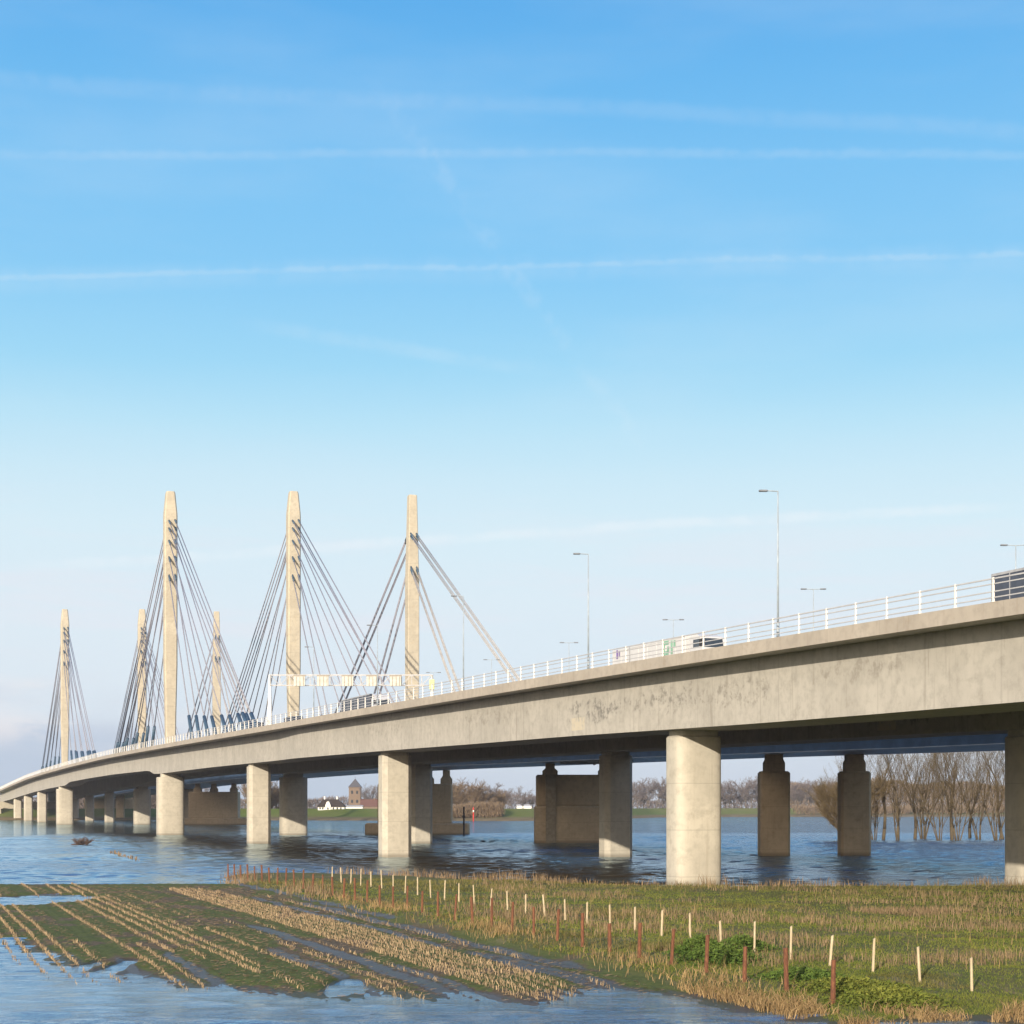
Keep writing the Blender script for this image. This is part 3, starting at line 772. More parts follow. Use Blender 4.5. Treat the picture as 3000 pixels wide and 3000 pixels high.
river_pier(418.0, 121.8, 148.4, 125.4, 144.4, 2.9, 13.0, (127, 137.8, 142.5))
river_pier(655.0, 117.5, 147.0, 120.4, 140.5, 2.6, 13.2, (123.5, 130, 138))
for Y in (757.0, 831.0, 898.0):
    for X0 in (127.4, 139.0):
        m = MB(); oldblock(m, X0 - 2.15, X0 + 2.15, Y, -2.2, zold(Y) - .05, 3.0, .3); m.build('pier', M_OLD, oldb)
m = MB(); m.box(bx(118, 985), bx(150, 985), 985, 1010, -1, zold(990) - .1); m.build('abutment', M_OLD, oldb)

# ------------------------------------------------------------------ lamps on the bridge
ORD = ['', 'second ', 'third ', 'fourth ', 'fifth ', 'sixth ', 'seventh ', 'eighth ', 'ninth ', 'tenth ', 'eleventh ', 'twelfth ', 'thirteenth ', 'fourteenth ', 'fifteenth ',
       'sixteenth ', 'seventeenth ', 'eighteenth ', 'nineteenth ', 'twentieth '] + ['twenty-%s ' % w for w in 'first second third fourth fifth sixth seventh eighth ninth'.split()] + ['thirtieth '] + \
      ['thirty-%s ' % w for w in 'first second third fourth fifth sixth seventh eighth ninth'.split()] + ['fortieth ']
def nth(i, word, tail): return (ORD[i] + word + ' ' + tail).strip()


def lamp(X0, Y, h, double, label, group):
    zb = ztop(Y) - (0.0 if not double else 0.05)
    r = empty('street_lamp', (bx(X0, Y), Y, zb), label, 'street lamp', group)
    m = MB(); p = wloc(r)
    m.tube(p, p + Vector((0, 0, h)), 0.085, 0.045, 8); m.tube(p, p + Vector((0, 0, 1.2)), 0.11, 0.11, 8); m.build('pole', M_LAMP, r, True)
    for s in ((-1,) if not double else (-1, 1)):
        a = p + Vector((0, 0, h - 0.03)); b = a + Vector((s * 0.75, 0, 0.04))
        t = MB(); t.tube(a, b, 0.045, 0.04, 6); arm = t.build('arm', M_LAMP, r)
        t = MB(); x0, x1 = sorted((b.x, b.x + s * 0.68)); t.box(x0, x1, b.y - .15, b.y + .15, b.z - .07, b.z + .07, .05); t.build('lamp_head', M_LAMPH, arm)


NEAR_L = [121.6, 154.5, 188.0, 221.0, 254.0]
for i, Y in enumerate(NEAR_L):
    lamp(66.1, Y, 10.95, False, 'tall slim lamp post with one arm at the white railing, ' + (ORD[i] or 'first ') + 'from the right', 'single lamp posts along the near railing')
for i, Y in enumerate([151, 184, 216.8, 250, 282, 312]):
    lamp(104, Y, 11.3, True, 'double-headed lamp post showing over the bridge deck, ' + (ORD[i] or 'first ') + 'from the right', 'double lamp posts along the far carriageway')

# ------------------------------------------------------------------ sign gantry
gy = 287.0; gz = ztop(gy)
ga = empty('sign_gantry', (bx(67.0, gy), gy, gz), 'white lattice sign gantry with five panels spanning the bridge before the pylons', 'gantry')
xa, xb = bx(67.0, gy), bx(95.4, gy)
m = MB()
for z in (30.15, 28.35):
    for dy in (-.6, .6): m.tube((xa, gy + dy, z), (xb, gy + dy, z), .075, n=4)
n = 16
for k in range(n + 1):
    x = xa + (xb - xa) * k / n
    for dy in (-.6, .6):
        m.tube((x, gy + dy, 28.35), (x, gy + dy, 30.15), .05, n=4)
        if k < n: m.tube((x, gy + dy, 28.35 if k % 2 else 30.15), (x + (xb - xa) / n, gy + dy, 30.15 if k % 2 else 28.35), .04, n=4)
m.build('lattice_beam', M_RAILG, ga)
for (x, nm) in ((xa, 'leg'), (xb, 'leg')):
    m = MB(); m.loft([[(x - w, gy - w * 1.4, z), (x + w, gy - w * 1.4, z), (x + w, gy + w * 1.4, z), (x - w, gy + w * 1.4, z)] for z, w in ((gz - .1, .42), (gz + .3, .38), (30.2, .16))])
    m.build(nm, M_RAIL, ga)
for px in (879, 948, 1020, 1092, 1160):
    x = (px - 1500) * gy / FPX
    m = MB(); m.box(x - 1.0, x + 1.0, gy - .98, gy - .72, 28.15, 30.0, .04); p = m.build('sign_panel', M_SIGN, ga)
    m = MB(); m.box(x - 1.06, x + 1.06, gy - 1.0, gy - .7, 29.85, 30.12)
    for q in (-.55, 0.1, .7): m.box(x + q - .05, x + q + .05, gy - 1.04, gy - .985, 28.2, 29.8)
    m.build('panel_frame', M_SIGNF, p)
x = (1266 - 1500) * gy / FPX
m = MB(); m.box(x - .45, x + .45, gy - 1.0, gy - .72, 27.6, 29.3, .04); m.build('signal_board', M_YELLOW, ga)

# ------------------------------------------------------------------ vehicles
RZ = math.atan2(-W.y, -W.x)
def truck(X0, Yc, Lt, H, tm, cm, label, name='articulated_truck', cat='truck', prints=True, cab=True):
    """local +x is forward (towards the camera); Yc the middle"""
    r = empty(name, (bx(X0, Yc), Yc, ztop(Yc) - 0.05), label, cat, rz=RZ)
    def part(m, nm, mt, par=r, smooth=False):
        me_o = m.build(nm, mt); me_o.parent = par; return me_o
    h = Lt / 2; c0 = h - 2.4
    m = MB(); m.box(-h, c0 - .9, -1.27, 1.27, 1.15, H, .05); tr = part(m, 'trailer_body', tm)
    m = MB(); m.box(-h - .02, -h + .1, -1.29, 1.29, 1.1, H + .02)
    m.box(-h, c0 - .9, -1.30, 1.30, 1.05, 1.22); m.box(-h, c0 - .9, -1.30, -1.275, H - .16, H + .015); m.box(-h, c0 - .9, 1.275, 1.30, H - .16, H + .015)
    for k in range(1, 8):
        x = -h + (c0 - .9 + h) * k / 8; m.box(x - .03, x + .03, -1.298, 1.298, 1.22, H - .16)
    part(m, 'trailer_frame', M_GREY if tm is not M_WHITE else M_WHITE)
    if prints:
        m = MB()
        for (x0, x1, z0, z1) in ((c0 - 5.6, c0 - 5.2, 1.9, 3.3), (c0 - 5.2, c0 - 4.4, 2.9, 3.3), (c0 - 5.2, c0 - 4.4, 1.9, 2.3), (c0 - 4.7, c0 - 4.3, 2.2, 2.7), (c0 - 3.9, c0 - 3.5, 1.9, 3.2), (c0 - 3.3, c0 - 2.9, 2.5, 3.2)):
            m.box(x0, x1, -1.315, -1.303, z0, z1)
        part(m, 'green_print', M_GREEN)
        m = MB(); m.box(-h + 1.0, -h + 1.35, -1.315, -1.303, 2.5, 3.4); m.box(-h + 1.6, -h + 1.8, -1.315, -1.303, 2.7, 3.3); part(m, 'purple_print', M_PURPLE)
    m = MB()
    sx = [(c0, 0.9), (h, 0.9), (h + .02, 2.0), (h - .28, 3.0), (h - .55, 3.15), (c0 + .1, 3.2), (c0, 3.1)]
    m.loft([[(x, y, z) for (x, z) in sx] for y in (-1.24, 1.24)]); cb = part(m, 'cab', cm)
    m = MB(); m.loft([[(x, y, z) for (x, z) in ((c0 + .05, 3.15), (h - .55, 3.12), (c0 + .9, min(H, 3.7)), (c0 + .05, min(H, 3.95)))] for y in (-1.1, 1.1)]); part(m, 'roof_fairing', cm)
    m = MB(); m.box(c0 + .75, h - .42, -1.262, -1.235, 2.05, 2.85, .0); m.box(c0 + .75, h - .42, 1.235, 1.262, 2.05, 2.85)
    m.add([(h + .03, -1.1, 2.05), (h + .03, 1.1, 2.05), (h - .24, 1.1, 2.92), (h - .24, -1.1, 2.92)], [(0, 1, 2, 3)]); part(m, 'windows', M_GLASS)
    m = MB(); m.box(h - .05, h + .2, -1.45, -1.27, 2.1, 2.8, .03); part(m, 'wing_mirror', M_BLACK)
    wm = None
    for x in (-h + 1.2, -h + 2.5, -h + 3.8, c0 - 1.4, h - 1.3):
        for y in (-1.22, 1.22):
            m = MB(); m.tube((x, y - .15, .5), (x, y + .15, .5), .5, n=16); m.tube((x, y - .17, .5), (x, y + .17, .5), .25, n=10)
            part(m, 'wheel', M_BLACK)
    return r


truck(77.6, 163.3, 20.0, 3.45, M_WHITE, M_WHITE, 'white truck with green marks on its trailer passing behind the railing')
truck(77.6, 266.0, 20.5, 4.0, M_DARKT, M_WHITE, 'truck with dark trailer and white cab in front of the old bridge pylon', prints=False)
truck(77.4, 104.4, 19.0, 3.8, M_DARKT, M_WHITE, 'large dark grey trailer truck behind the railing at the right edge', prints=False)


def van(Yc, Lt, H, label):
    r = empty('delivery_van', (bx(77.6, Yc), Yc, ztop(Yc) - 0.05), label, 'van', rz=RZ); h = Lt / 2
    def part(m, nm, mt): o = m.build(nm, mt); o.parent = r; return o
    m = MB(); m.loft([[(x, y, z) for (x, z) in ((-h, .45), (h, .45), (h, 1.25), (h - .5, 1.5), (h - 1.4, H - .1), (h - 1.8, H), (-h + .1, H), (-h, H - .2))] for y in (-1.02, 1.02)]); part(m, 'body', M_CARP)
    m = MB(); m.add([(h - .52, -.95, 1.53), (h - .52, .95, 1.53), (h - 1.36, .95, H - .14), (h - 1.36, -.95, H - .14)], [(0, 1, 2, 3)])
    m.box(h - 2.3, h - 1.2, -1.035, -1.02, 1.4, H - .5); part(m, 'windows', M_GLASS)
    for x in (-h + 1, h - 1):
        for y in (-.95, .95):
            m = MB(); m.tube((x, y - .12, .36), (x, y + .12, .36), .36, n=14); part(m, 'wheel', M_BLACK)
van(312.5, 8.5, 2.9, 'dark van roof showing above the deck edge below the second pylon')
van(344.0, 7.0, 3.2, 'dark van roof just left of the gantry leg, behind the railing')
#PART3
# ------------------------------------------------------------------ bare winter trees
def slivers(P, D, Lg, wd, rng):
    """thin triangles: base P, direction D, length Lg, width wd"""
    n = len(P); R = rng.normal(size=(n, 3)); Sd = np.cross(D, R); Sd /= np.linalg.norm(Sd, axis=1)[:, None] + 1e-9
    V = np.empty((n, 3, 3)); V[:, 0] = P - Sd * wd[:, None] / 2; V[:, 1] = P + Sd * wd[:, None] / 2; V[:, 2] = P + D * Lg[:, None]
    return V.reshape(-1, 3), np.arange(3 * n).reshape(-1, 3)


def grow(seed, H, stems, spread, lean, r0, depth=4, twl=1.0, tw_n=9, tww=0.05, low=0.3, up=0.5, br=(1, 2, 2), br0=3):
    """segments (a, b, ra, rb, level) and twigs of a leafless tree"""
    rnd = random.Random(seed); rng = np.random.default_rng(seed); segs = []; tips = []
    def rec(p, d, ln, r, lv):
        n = 4 if lv == 0 else 3; q = p.copy()
        for i in range(n):
            d2 = (d + Vector((rnd.gauss(0, .10), rnd.gauss(0, .10), rnd.gauss(0, .05) + 0.05 * up))).normalized()
            e = q + d2 * (ln / n); ra = r * (1 - .55 * i / n); rb = r * (1 - .55 * (i + 1) / n); segs.append((q.copy(), e.copy(), ra, rb, lv))
            if lv < depth and (lv > 0 or (i + 1) / n > low):
                for _ in range(rnd.choice(br) if lv else br0):
                    ax = Vector((rnd.gauss(0, 1), rnd.gauss(0, 1), rnd.gauss(0, .35))).normalized()
                    nd = (d2 * (1.0 - spread * .4) + ax * spread + Vector((0, 0, .25 * up))).normalized()
                    rec(e, nd, ln * rnd.uniform(.42, .68), rb * rnd.uniform(.45, .62), lv + 1)
            if lv >= depth - 1: tips.append((q.copy(), e.copy(), d2.copy()))
            q = e; d = d2
    for k in range(stems):
        t = 2 * math.pi * k / stems + rnd.uniform(-.4, .4); ln = lean * rnd.uniform(.5, 1.2) if stems > 1 else lean * .2
        d = Vector((math.cos(t) * ln, math.sin(t) * ln, 1)).normalized()
        rec(Vector((math.cos(t) * .35, math.sin(t) * .35, -.6)) if stems > 1 else Vector((0, 0, -.6)), d, H * rnd.uniform(.5, .66), r0 * (1 if stems == 1 else rnd.uniform(.5, .8)), 0)
    A = np.array([t[0] for t in tips]); B = np.array([t[1] for t in tips]); D = np.array([t[2] for t in tips])
    idx = np.repeat(np.arange(len(A)), tw_n); u = rng.random(len(idx))[:, None]
    P = A[idx] * (1 - u) + B[idx] * u; DD = D[idx] + rng.normal(scale=.75, size=(len(idx), 3)); DD[:, 2] += .3 * up
    DD /= np.linalg.norm(DD, axis=1)[:, None]
    return segs, P, DD, twl * rng.uniform(.4, 1.2, len(idx)), np.full(len(idx), tww), rng


TREE_LIB = {}
def tree_meshes(key, bark, twig, **kw):
    if key in TREE_LIB: return TREE_LIB[key]
    segs, P, D, Ln, Wd, rng = grow(**kw)
    tk = MB(); cr = MB()
    for a, b, ra, rb, lv in segs:
        if lv <= 1: tk.tube(a, b, ra, rb, 6 if lv == 0 else 4)
        else: cr.tube(a, b, max(ra, kw.get('tww', .05) * .4), max(rb, kw.get('tww', .05) * .35), 3)
    t = tk.build('trunk', bark, smooth=True)
    Vt, Ft = slivers(P, D, Ln, Wd, rng); cv = np.array(cr.v)
    cf = [f for f in cr.f]; tri = []
    for f in cf:
        for i in range(1, len(f) - 1): tri.append((f[0], f[i], f[i + 1]))
    V = np.concatenate([cv, Vt]); F = np.concatenate([np.array(tri), Ft + len(cv)])
    tint = np.concatenate([np.full(len(cv), .25), np.repeat(rng.random(len(P)), 3)])
    c = np_mesh('crown', V, F, twig, attrs={'tint': tint})
    TREE_LIB[key] = (t.data, c.data)
    COL.objects.unlink(t); COL.objects.unlink(c); bpy.data.objects.remove(t); bpy.data.objects.remove(c)
    return TREE_LIB[key]


def put_tree(key, name, x, y, z, sc, rz, label, cat, group, lean=(0, 0)):
    td, cd = TREE_LIB[key]; r = empty(name, (x, y, z), label, cat, group); r.rotation_euler = (lean[0], lean[1], rz); r.scale = (sc, sc, sc)
    for nm, me in (('trunk', td), ('crown', cd)):
        o = bpy.data.objects.new(nm, me); COL.objects.link(o); o.parent = r


for k in range(4):
    tree_meshes('willow%d' % k, M_BARK, M_TWIG, seed=11 + k, H=26, stems=4 + k % 3, spread=.44, lean=.13 + .05 * k, r0=.27, depth=3, twl=1.2, tw_n=4, tww=.03, low=.22, up=1.0, br=(0, 1, 1, 2), br0=2)
tree_meshes('spread', M_BARKG, M_TWIG, seed=31, H=15, stems=11, spread=.45, lean=.85, r0=.34, depth=3, twl=1.4, tw_n=6, tww=.035, low=.15, up=.7, br=(1, 1, 2), br0=2)
for k in range(2):
    tree_meshes('poplar%d' % k, M_BARK, M_TWIG, seed=41 + k, H=25, stems=1, spread=.42, lean=.3, r0=.42, depth=3, twl=1.2, tw_n=3, tww=.028, low=.3, up=1.0, br=(1, 1, 2), br0=2)
for k in range(4):
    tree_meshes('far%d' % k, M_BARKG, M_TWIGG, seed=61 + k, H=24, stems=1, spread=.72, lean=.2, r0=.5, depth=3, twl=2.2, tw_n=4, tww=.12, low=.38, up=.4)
for k in range(3):
    tree_meshes('russet%d' % k, M_BARKG, M_TWIGO, seed=71 + k, H=15, stems=4, spread=.62, lean=.45, r0=.25, depth=3, twl=1.8, tw_n=4, tww=.10, low=.1, up=.7)

rnd = random.Random(5)
def at(px, Y): return (px - 1500) * Y / FPX
# willows standing in the flood behind the bridges
WIL = [(2482, 346, 'spread', 1.0), (2562, 352, 'willow1', .80), (2630, 345, 'willow0', .95), (2704, 362, 'willow2', 1.0), (2752, 346, 'willow3', .9), (2806, 343, 'willow1', 1.0),
       (2868, 352, 'willow0', .95), (2922, 346, 'willow3', 1.0), (2990, 352, 'willow0', 1.0)]
for i, (px, Y, k, sc) in enumerate(WIL):
    lab = 'wide low willow with spreading bare branches standing in the flood water' if i == 0 else 'multi-stemmed bare willow in the flood, ' + (ORD[i - 1] or 'first ') + 'to the right of the spreading willow'
    put_tree(k, 'willow_tree', at(px, Y), Y, -.1, sc, rnd.uniform(0, 6.28), lab, 'tree', 'bare willows standing in the flood')
for i, (px, Y, k, sc) in enumerate([(2587, 352, 'poplar0', .95), (2680, 362, 'poplar1', 1.0), (2790, 348, 'poplar0', 1.05), (2842, 370, 'poplar1', .95), (2940, 356, 'poplar0', 1.0)]):
    put_tree(k, 'poplar_tree', at(px, Y), Y, -.1, sc, rnd.uniform(0, 6.28), 'tall straight bare tree rising among the flooded willows, ' + (ORD[i] or 'first ') + 'from the left', 'tree', 'tall bare trees among the willows')
# row on the far dike
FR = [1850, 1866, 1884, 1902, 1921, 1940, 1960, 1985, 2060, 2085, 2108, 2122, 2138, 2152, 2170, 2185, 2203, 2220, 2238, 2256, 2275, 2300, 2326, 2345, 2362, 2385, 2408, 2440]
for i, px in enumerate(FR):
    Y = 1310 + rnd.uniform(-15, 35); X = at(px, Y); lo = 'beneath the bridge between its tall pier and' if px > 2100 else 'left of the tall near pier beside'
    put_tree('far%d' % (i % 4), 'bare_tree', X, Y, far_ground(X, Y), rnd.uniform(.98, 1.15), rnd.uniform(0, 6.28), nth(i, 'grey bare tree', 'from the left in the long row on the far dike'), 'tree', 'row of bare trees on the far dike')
# trees on the far bank seen between the middle piers
MB_T = [(1345, 900, 'russet0', 1.0), (1372, 905, 'far1', .72), (1402, 890, 'russet1', .95), (1432, 900, 'far2', .68), (1452, 930, 'russet2', .8), (1478, 1020, 'far3', .62), (1502, 1150, 'far0', .7), (1532, 1180, 'far1', .78), (1556, 1190, 'far2', .7),
        (1075, 1250, 'far3', .75), (1092, 1260, 'far0', .9), (1104, 1240, 'far2', .7), (868, 1150, 'russet0', .7), (885, 1180, 'far1', .45), (905, 1200, 'far2', .5),
        (795, 960, 'russet1', 1.1), (812, 965, 'far1', .8), (735, 930, 'russet2', .9), (715, 950, 'far0', .8), (760, 940, 'far3', .8), (1325, 960, 'far3', .62)]
for i, (px, Y, k, sc) in enumerate(sorted(MB_T)):
    X = at(px, Y)
    put_tree(k, 'bank_tree', X, Y, far_ground(X, Y), sc, rnd.uniform(0, 6.28), nth(i, 'bare tree', 'from the left on the far bank behind the middle piers'), 'tree', 'bare trees on the far bank')
LT = [(205, .7), (232, .8), (258, .75), (286, .85), (310, .8), (338, .8), (362, .85), (388, .8), (415, .8), (446, .75), (560, .8), (590, .75), (-40, .55), (5, .5)]
for i, (px, sc) in enumerate(LT):
    Y = 1060 + rnd.uniform(-40, 60); X = at(px, Y)
    put_tree('far%d' % (i % 4), 'shaded_tree', X, Y, far_ground(X, Y), sc, rnd.uniform(0, 6.28), nth(i, 'bare tree', 'seen beneath the far left end of the bridge'), 'tree', 'bare trees behind the left piers')


def wood(name, pts, h0, h1, n, mt, label, seed, w=.5, deep=25):
    """a far belt of bare wood reading as one mass"""
    rng = np.random.default_rng(seed); t = rng.random(n); xs = np.interp(t, np.linspace(0, 1, len(pts)), [p[0] for p in pts]); ys = np.interp(t, np.linspace(0, 1, len(pts)), [p[1] for p in pts])
    ys = ys + rng.random(n) * deep; hh = h0 + (h1 - h0) * fbm(xs * .045, ys * .01, seed, 3); z0 = np.array([far_ground(a, b) for a, b in zip(xs, ys)])
    u = rng.random(n) ** .8; P = np.stack([xs + rng.normal(size=n) * .8, ys, z0 + u * hh], 1)
    D = rng.normal(scale=.5, size=(n, 3)); D[:, 2] = abs(D[:, 2]) + .7; D /= np.linalg.norm(D, axis=1)[:, None]
    V, F = slivers(P, D, rng.uniform(1.5, 3.5, n), np.full(n, w), rng)
    tag(np_mesh(name, V, F, mt, attrs={'tint': np.repeat(rng.random(n), 3)}), label, 'woodland', kind='stuff')
wood('far_woodland', [(at(2300, 1420), 1420), (at(3300, 1420), 1420)], 17, 31, 52000, M_TWIGO, 'brown winter woodland beyond the flooded willows', 3, .55)
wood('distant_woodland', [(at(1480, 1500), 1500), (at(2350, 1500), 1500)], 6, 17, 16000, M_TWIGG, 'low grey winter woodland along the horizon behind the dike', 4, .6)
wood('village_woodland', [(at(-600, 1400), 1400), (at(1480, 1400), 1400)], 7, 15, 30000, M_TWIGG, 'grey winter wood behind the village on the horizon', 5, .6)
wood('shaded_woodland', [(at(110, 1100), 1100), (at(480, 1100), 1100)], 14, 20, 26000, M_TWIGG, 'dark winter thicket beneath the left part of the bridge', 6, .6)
wood('bank_thicket', [(at(1325, 862), 862), (at(1470, 868), 868)], 2.5, 7.5, 8000, M_TWIGO, 'russet reeds and scrub on the far bank near the red beacon', 8, .3, 12)
wood('willow_scrub', [(at(2330, 1215), 1215), (at(3300, 1290), 1290)], 3, 7, 16000, M_TWIGO, 'brown scrub along the far waterline behind the willows', 9, .35, 14)

# ------------------------------------------------------------------ village: church, houses
def church():
    Y = 1300.0; x = at(1039, Y); z = 3.1; r = empty('church', (x, Y, z), 'brick church tower with pointed slate spire on the far bank', 'church')
    m = MB(); m.box(x - 4.6, x + 4.6, Y, Y + 9.2, z - 1, z + 19.4); m.box(x - 4.8, x + 4.8, Y - .2, Y + 9.4, z + 12.2, z + 12.5); m.box(x - 4.9, x + 4.9, Y - .3, Y + 9.5, z + 19.4, z + 19.9); tw = m.build('tower', M_BRICK, r)
    m = MB(); m.loft([[(x - w, Y + 4.6 - w, zz), (x + w, Y + 4.6 - w, zz), (x + w, Y + 4.6 + w, zz), (x - w, Y + 4.6 + w, zz)] for zz, w in ((z + 19.9, 5.2), (z + 21.8, 3.7), (z + 26.6, .12))])
    m.tube((x, Y + 4.6, z + 26.5), (x, Y + 4.6, z + 28.5), .1); m.build('spire', M_SLATE, r)
    for xx in (-2.0, 2.0):
        for zz in (14.6, 7.4):
            m = MB(); m.box(x + xx - .8, x + xx + .8, Y - .06, Y + .3, z + zz, z + zz + 2.4); m.build('window', M_PANE, tw)
    m = MB(); m.box(x + 3.5, x + 20, Y + 2, Y + 12, z - 1, z + 5); m.build('nave', M_BRICK, r)
    m = MB(); m.loft([[(xx, Y + 1.6, z + 5), (xx, Y + 12.4, z + 5), (xx, Y + 7, z + 10.5)] for xx in (x + 4.7, x + 20)]); m.build('roof', M_REDROOF, r)
church()


def house():
    Y = 925.0; x0, x1 = at(928, Y), at(1012, Y); z = 5.6; xm = (x0 + x1) / 2
    r = empty('farmhouse', (xm, Y, z), 'white farmhouse with steep dark thatched roof and two white chimneys', 'house')
    m = MB(); m.box(x0 + .6, x1 - .6, Y, Y + 8, z - 2, z + 1.8); w = m.build('wall', M_PLASTER, r)
    m = MB(); m.loft([[(x0, Y - .7, z + 1.6), (x1, Y - .7, z + 1.6), (x1, Y + 8.7, z + 1.6), (x0, Y + 8.7, z + 1.6)], [(x0 + 3.2, Y + 3.6, z + 5.9), (x1 - 4.6, Y + 3.6, z + 5.9), (x1 - 4.6, Y + 4.4, z + 5.9), (x0 + 3.2, Y + 4.4, z + 5.9)]])
    rf = m.build('roof', M_THATCH, r)
    for x in (x0 + 4.0, x1 - 5.2):
        m = MB(); m.box(x - .4, x + .4, Y + 3.6, Y + 4.4, z + 5, z + 7.4); m.box(x - .5, x + .5, Y + 3.5, Y + 4.5, z + 7.2, z + 7.5); m.build('chimney', M_PLASTER, rf)
    g = x0 + 6.4
    m = MB(); pts = [(g - 1.5, z), (g + 1.5, z), (g + 1.5, z + 2.6), (g + 1.1, z + 3.3), (g + .8, z + 4.2), (g, z + 4.9), (g - .8, z + 4.2), (g - 1.1, z + 3.3), (g - 1.5, z + 2.6)]
    m.loft([[(a, yy, b) for a, b in pts] for yy in (Y - .9, Y + 2)]); m.build('gable', M_PLASTER, r)
    for a in (x0 + 1.9, x0 + 3.4, g, x0 + 9.4, x0 + 11.6, x0 + 13.6):
        m = MB(); m.box(a - .4, a + .4, Y - (.96 if a == g else .05), Y + .2, z + .2, z + 1.3); m.build('window', M_PANE, r)
house()
Y = 960.0; x0, x1 = at(1013, Y), at(1062, Y); r = empty('annex', ((x0 + x1) / 2, Y, 5.6), 'low white outbuilding in front of the church tower', 'building')
m = MB(); m.box(x0, x1, Y, Y + 5, 4.5, 7.4); m.build('wall', M_PLASTER, r)
m = MB(); m.loft([[(x, Y - .3, 7.35), (x, Y + 5.3, 7.35), (x, Y + 2.5, 8.3)] for x in (x0 - .2, x1 + .2)]); m.build('roof', plain('grey_roof', (.34, .34, .35), .6), r)
for i, (px, wd, Y, rh) in enumerate([(1082, 13, 1180, 7.5), (1112, 10, 1220, 6)]):
    x = at(px, Y); r = empty('brick_house', (x, Y, 3.4), ('brick house with red roof to the right of the church' if i == 0 else 'smaller brick house half hidden behind a bridge pier'), 'house')
    m = MB(); m.box(x - wd / 2, x + wd / 2, Y, Y + 8, 2, 7.6); m.build('wall', M_BRICK, r)
    m = MB(); m.loft([[(xx, Y - .4, 7.5), (xx, Y + 8.4, 7.5), (xx, Y + 4, 7.5 + rh * .7)] for xx in (x - wd / 2 - .3, x + wd / 2 + .3)]); rf = m.build('roof', M_REDROOF, r)
    m = MB(); m.box(x + wd * .25 - .4, x + wd * .25 + .4, Y + 3.5, Y + 4.5, 10, 7.5 + rh * .7 + 1); m.build('chimney', M_BRICK, rf)
Y = 1215.0; x = at(1538, Y); r = empty('barn', (x, Y, 5), 'small white farm shed on the dike beside the river pier', 'shed')
m = MB(); m.box(x - 6, x + 6, Y + 50, Y + 58, 4, 8.0); m.build('wall', M_PLASTER, r)
m = MB(); m.loft([[(xx, Y + 49.7, 7.9), (xx, Y + 58.3, 7.9), (xx, Y + 54, 9.2)] for xx in (x - 6.3, x + 6.3)]); m.build('roof', plain('shed_roof', (.5, .5, .5), .6), r)

# red river beacon, dark mooring post
Y = 800.0; x = at(1387, Y); r = empty('river_beacon', (x, Y, 0), 'slim red and white beacon standing in the river near the far bank', 'beacon')
m = MB(); m.tube((x, Y, -1), (x, Y, 4.6), .32, .26, 8); m.build('pole', M_RED, r, True)
m = MB(); m.tube((x, Y, 4.6), (x, Y, 5.7), .34, .34, 8); m.build('white_band', M_PLASTER, r, True)
m = MB(); m.tube((x, Y, 5.7), (x, Y, 7.2), .5, .06, 8); m.build('top_mark', M_RED, r, True)
Y = 402.0; x = at(1359, Y)
m = MB(); m.tube((x, Y, -1), (x, Y, 6.9), .22, .2, 10); m.tube((x, Y, 6.9), (x, Y, 7.1), .24, .1, 10)
tag(m.build('mooring_post', M_BLACK, origin=(x, Y, 0)), 'dark mooring post at the corner of the old river pier', 'post')

# ------------------------------------------------------------------ fence posts
def gz(x, y): return float(ground(np.array([[x]]), np.array([[y]]))[0][0, 0])
def post(x, y, h, w, mt, seed, nm, label, group, cut):
    rp = random.Random(seed); z = gz(x, y); tx, ty = rp.gauss(0, .035), rp.gauss(0, .03); h = h * rp.uniform(.88, 1.08); w = w * rp.uniform(.85, 1.12)
    m = MB(); n = 8; R = []
    for k in range(6):
        t = k / 5; zz = -0.5 + (h + .5) * t; ww = w * (1.06 - .12 * t) * rp.uniform(.95, 1.05)
        R.append([(x + tx * zz + ww * math.cos(a * 2 * math.pi / n + .3) * (1 if a % 2 else .9), y + ty * zz + ww * math.sin(a * 2 * math.pi / n + .3), z + zz + (cut * math.cos(a * 2 * math.pi / n) * w if k == 5 else 0)) for a in range(n)])
    m.loft(R); o = m.build(nm, mt, origin=(x, y, z)); tag(o, label, 'fence post', group)
for k in range(36):
    Y = 56.5 + 2.95 * k; post(32.25 - .375 * Y, Y, 1.48, .085, M_RUST, 100 + k, 'brown_post', nth(k, 'rusty brown fence post' if k else 'low rusty brown post almost in the reeds, first', 'from the right in its row'), 'rusty brown posts along the ditch', .1)
for k in range(30):
    Y = 59.1 + 3.0 * k; post(38.75 - .375 * Y, Y, 1.36, .056, M_PALE, 300 + k, 'pale_post', nth(k, 'pale wooden fence post' if k else 'pale wooden fence post first', 'from the right in its row'), 'pale wooden posts across the bank', .5)

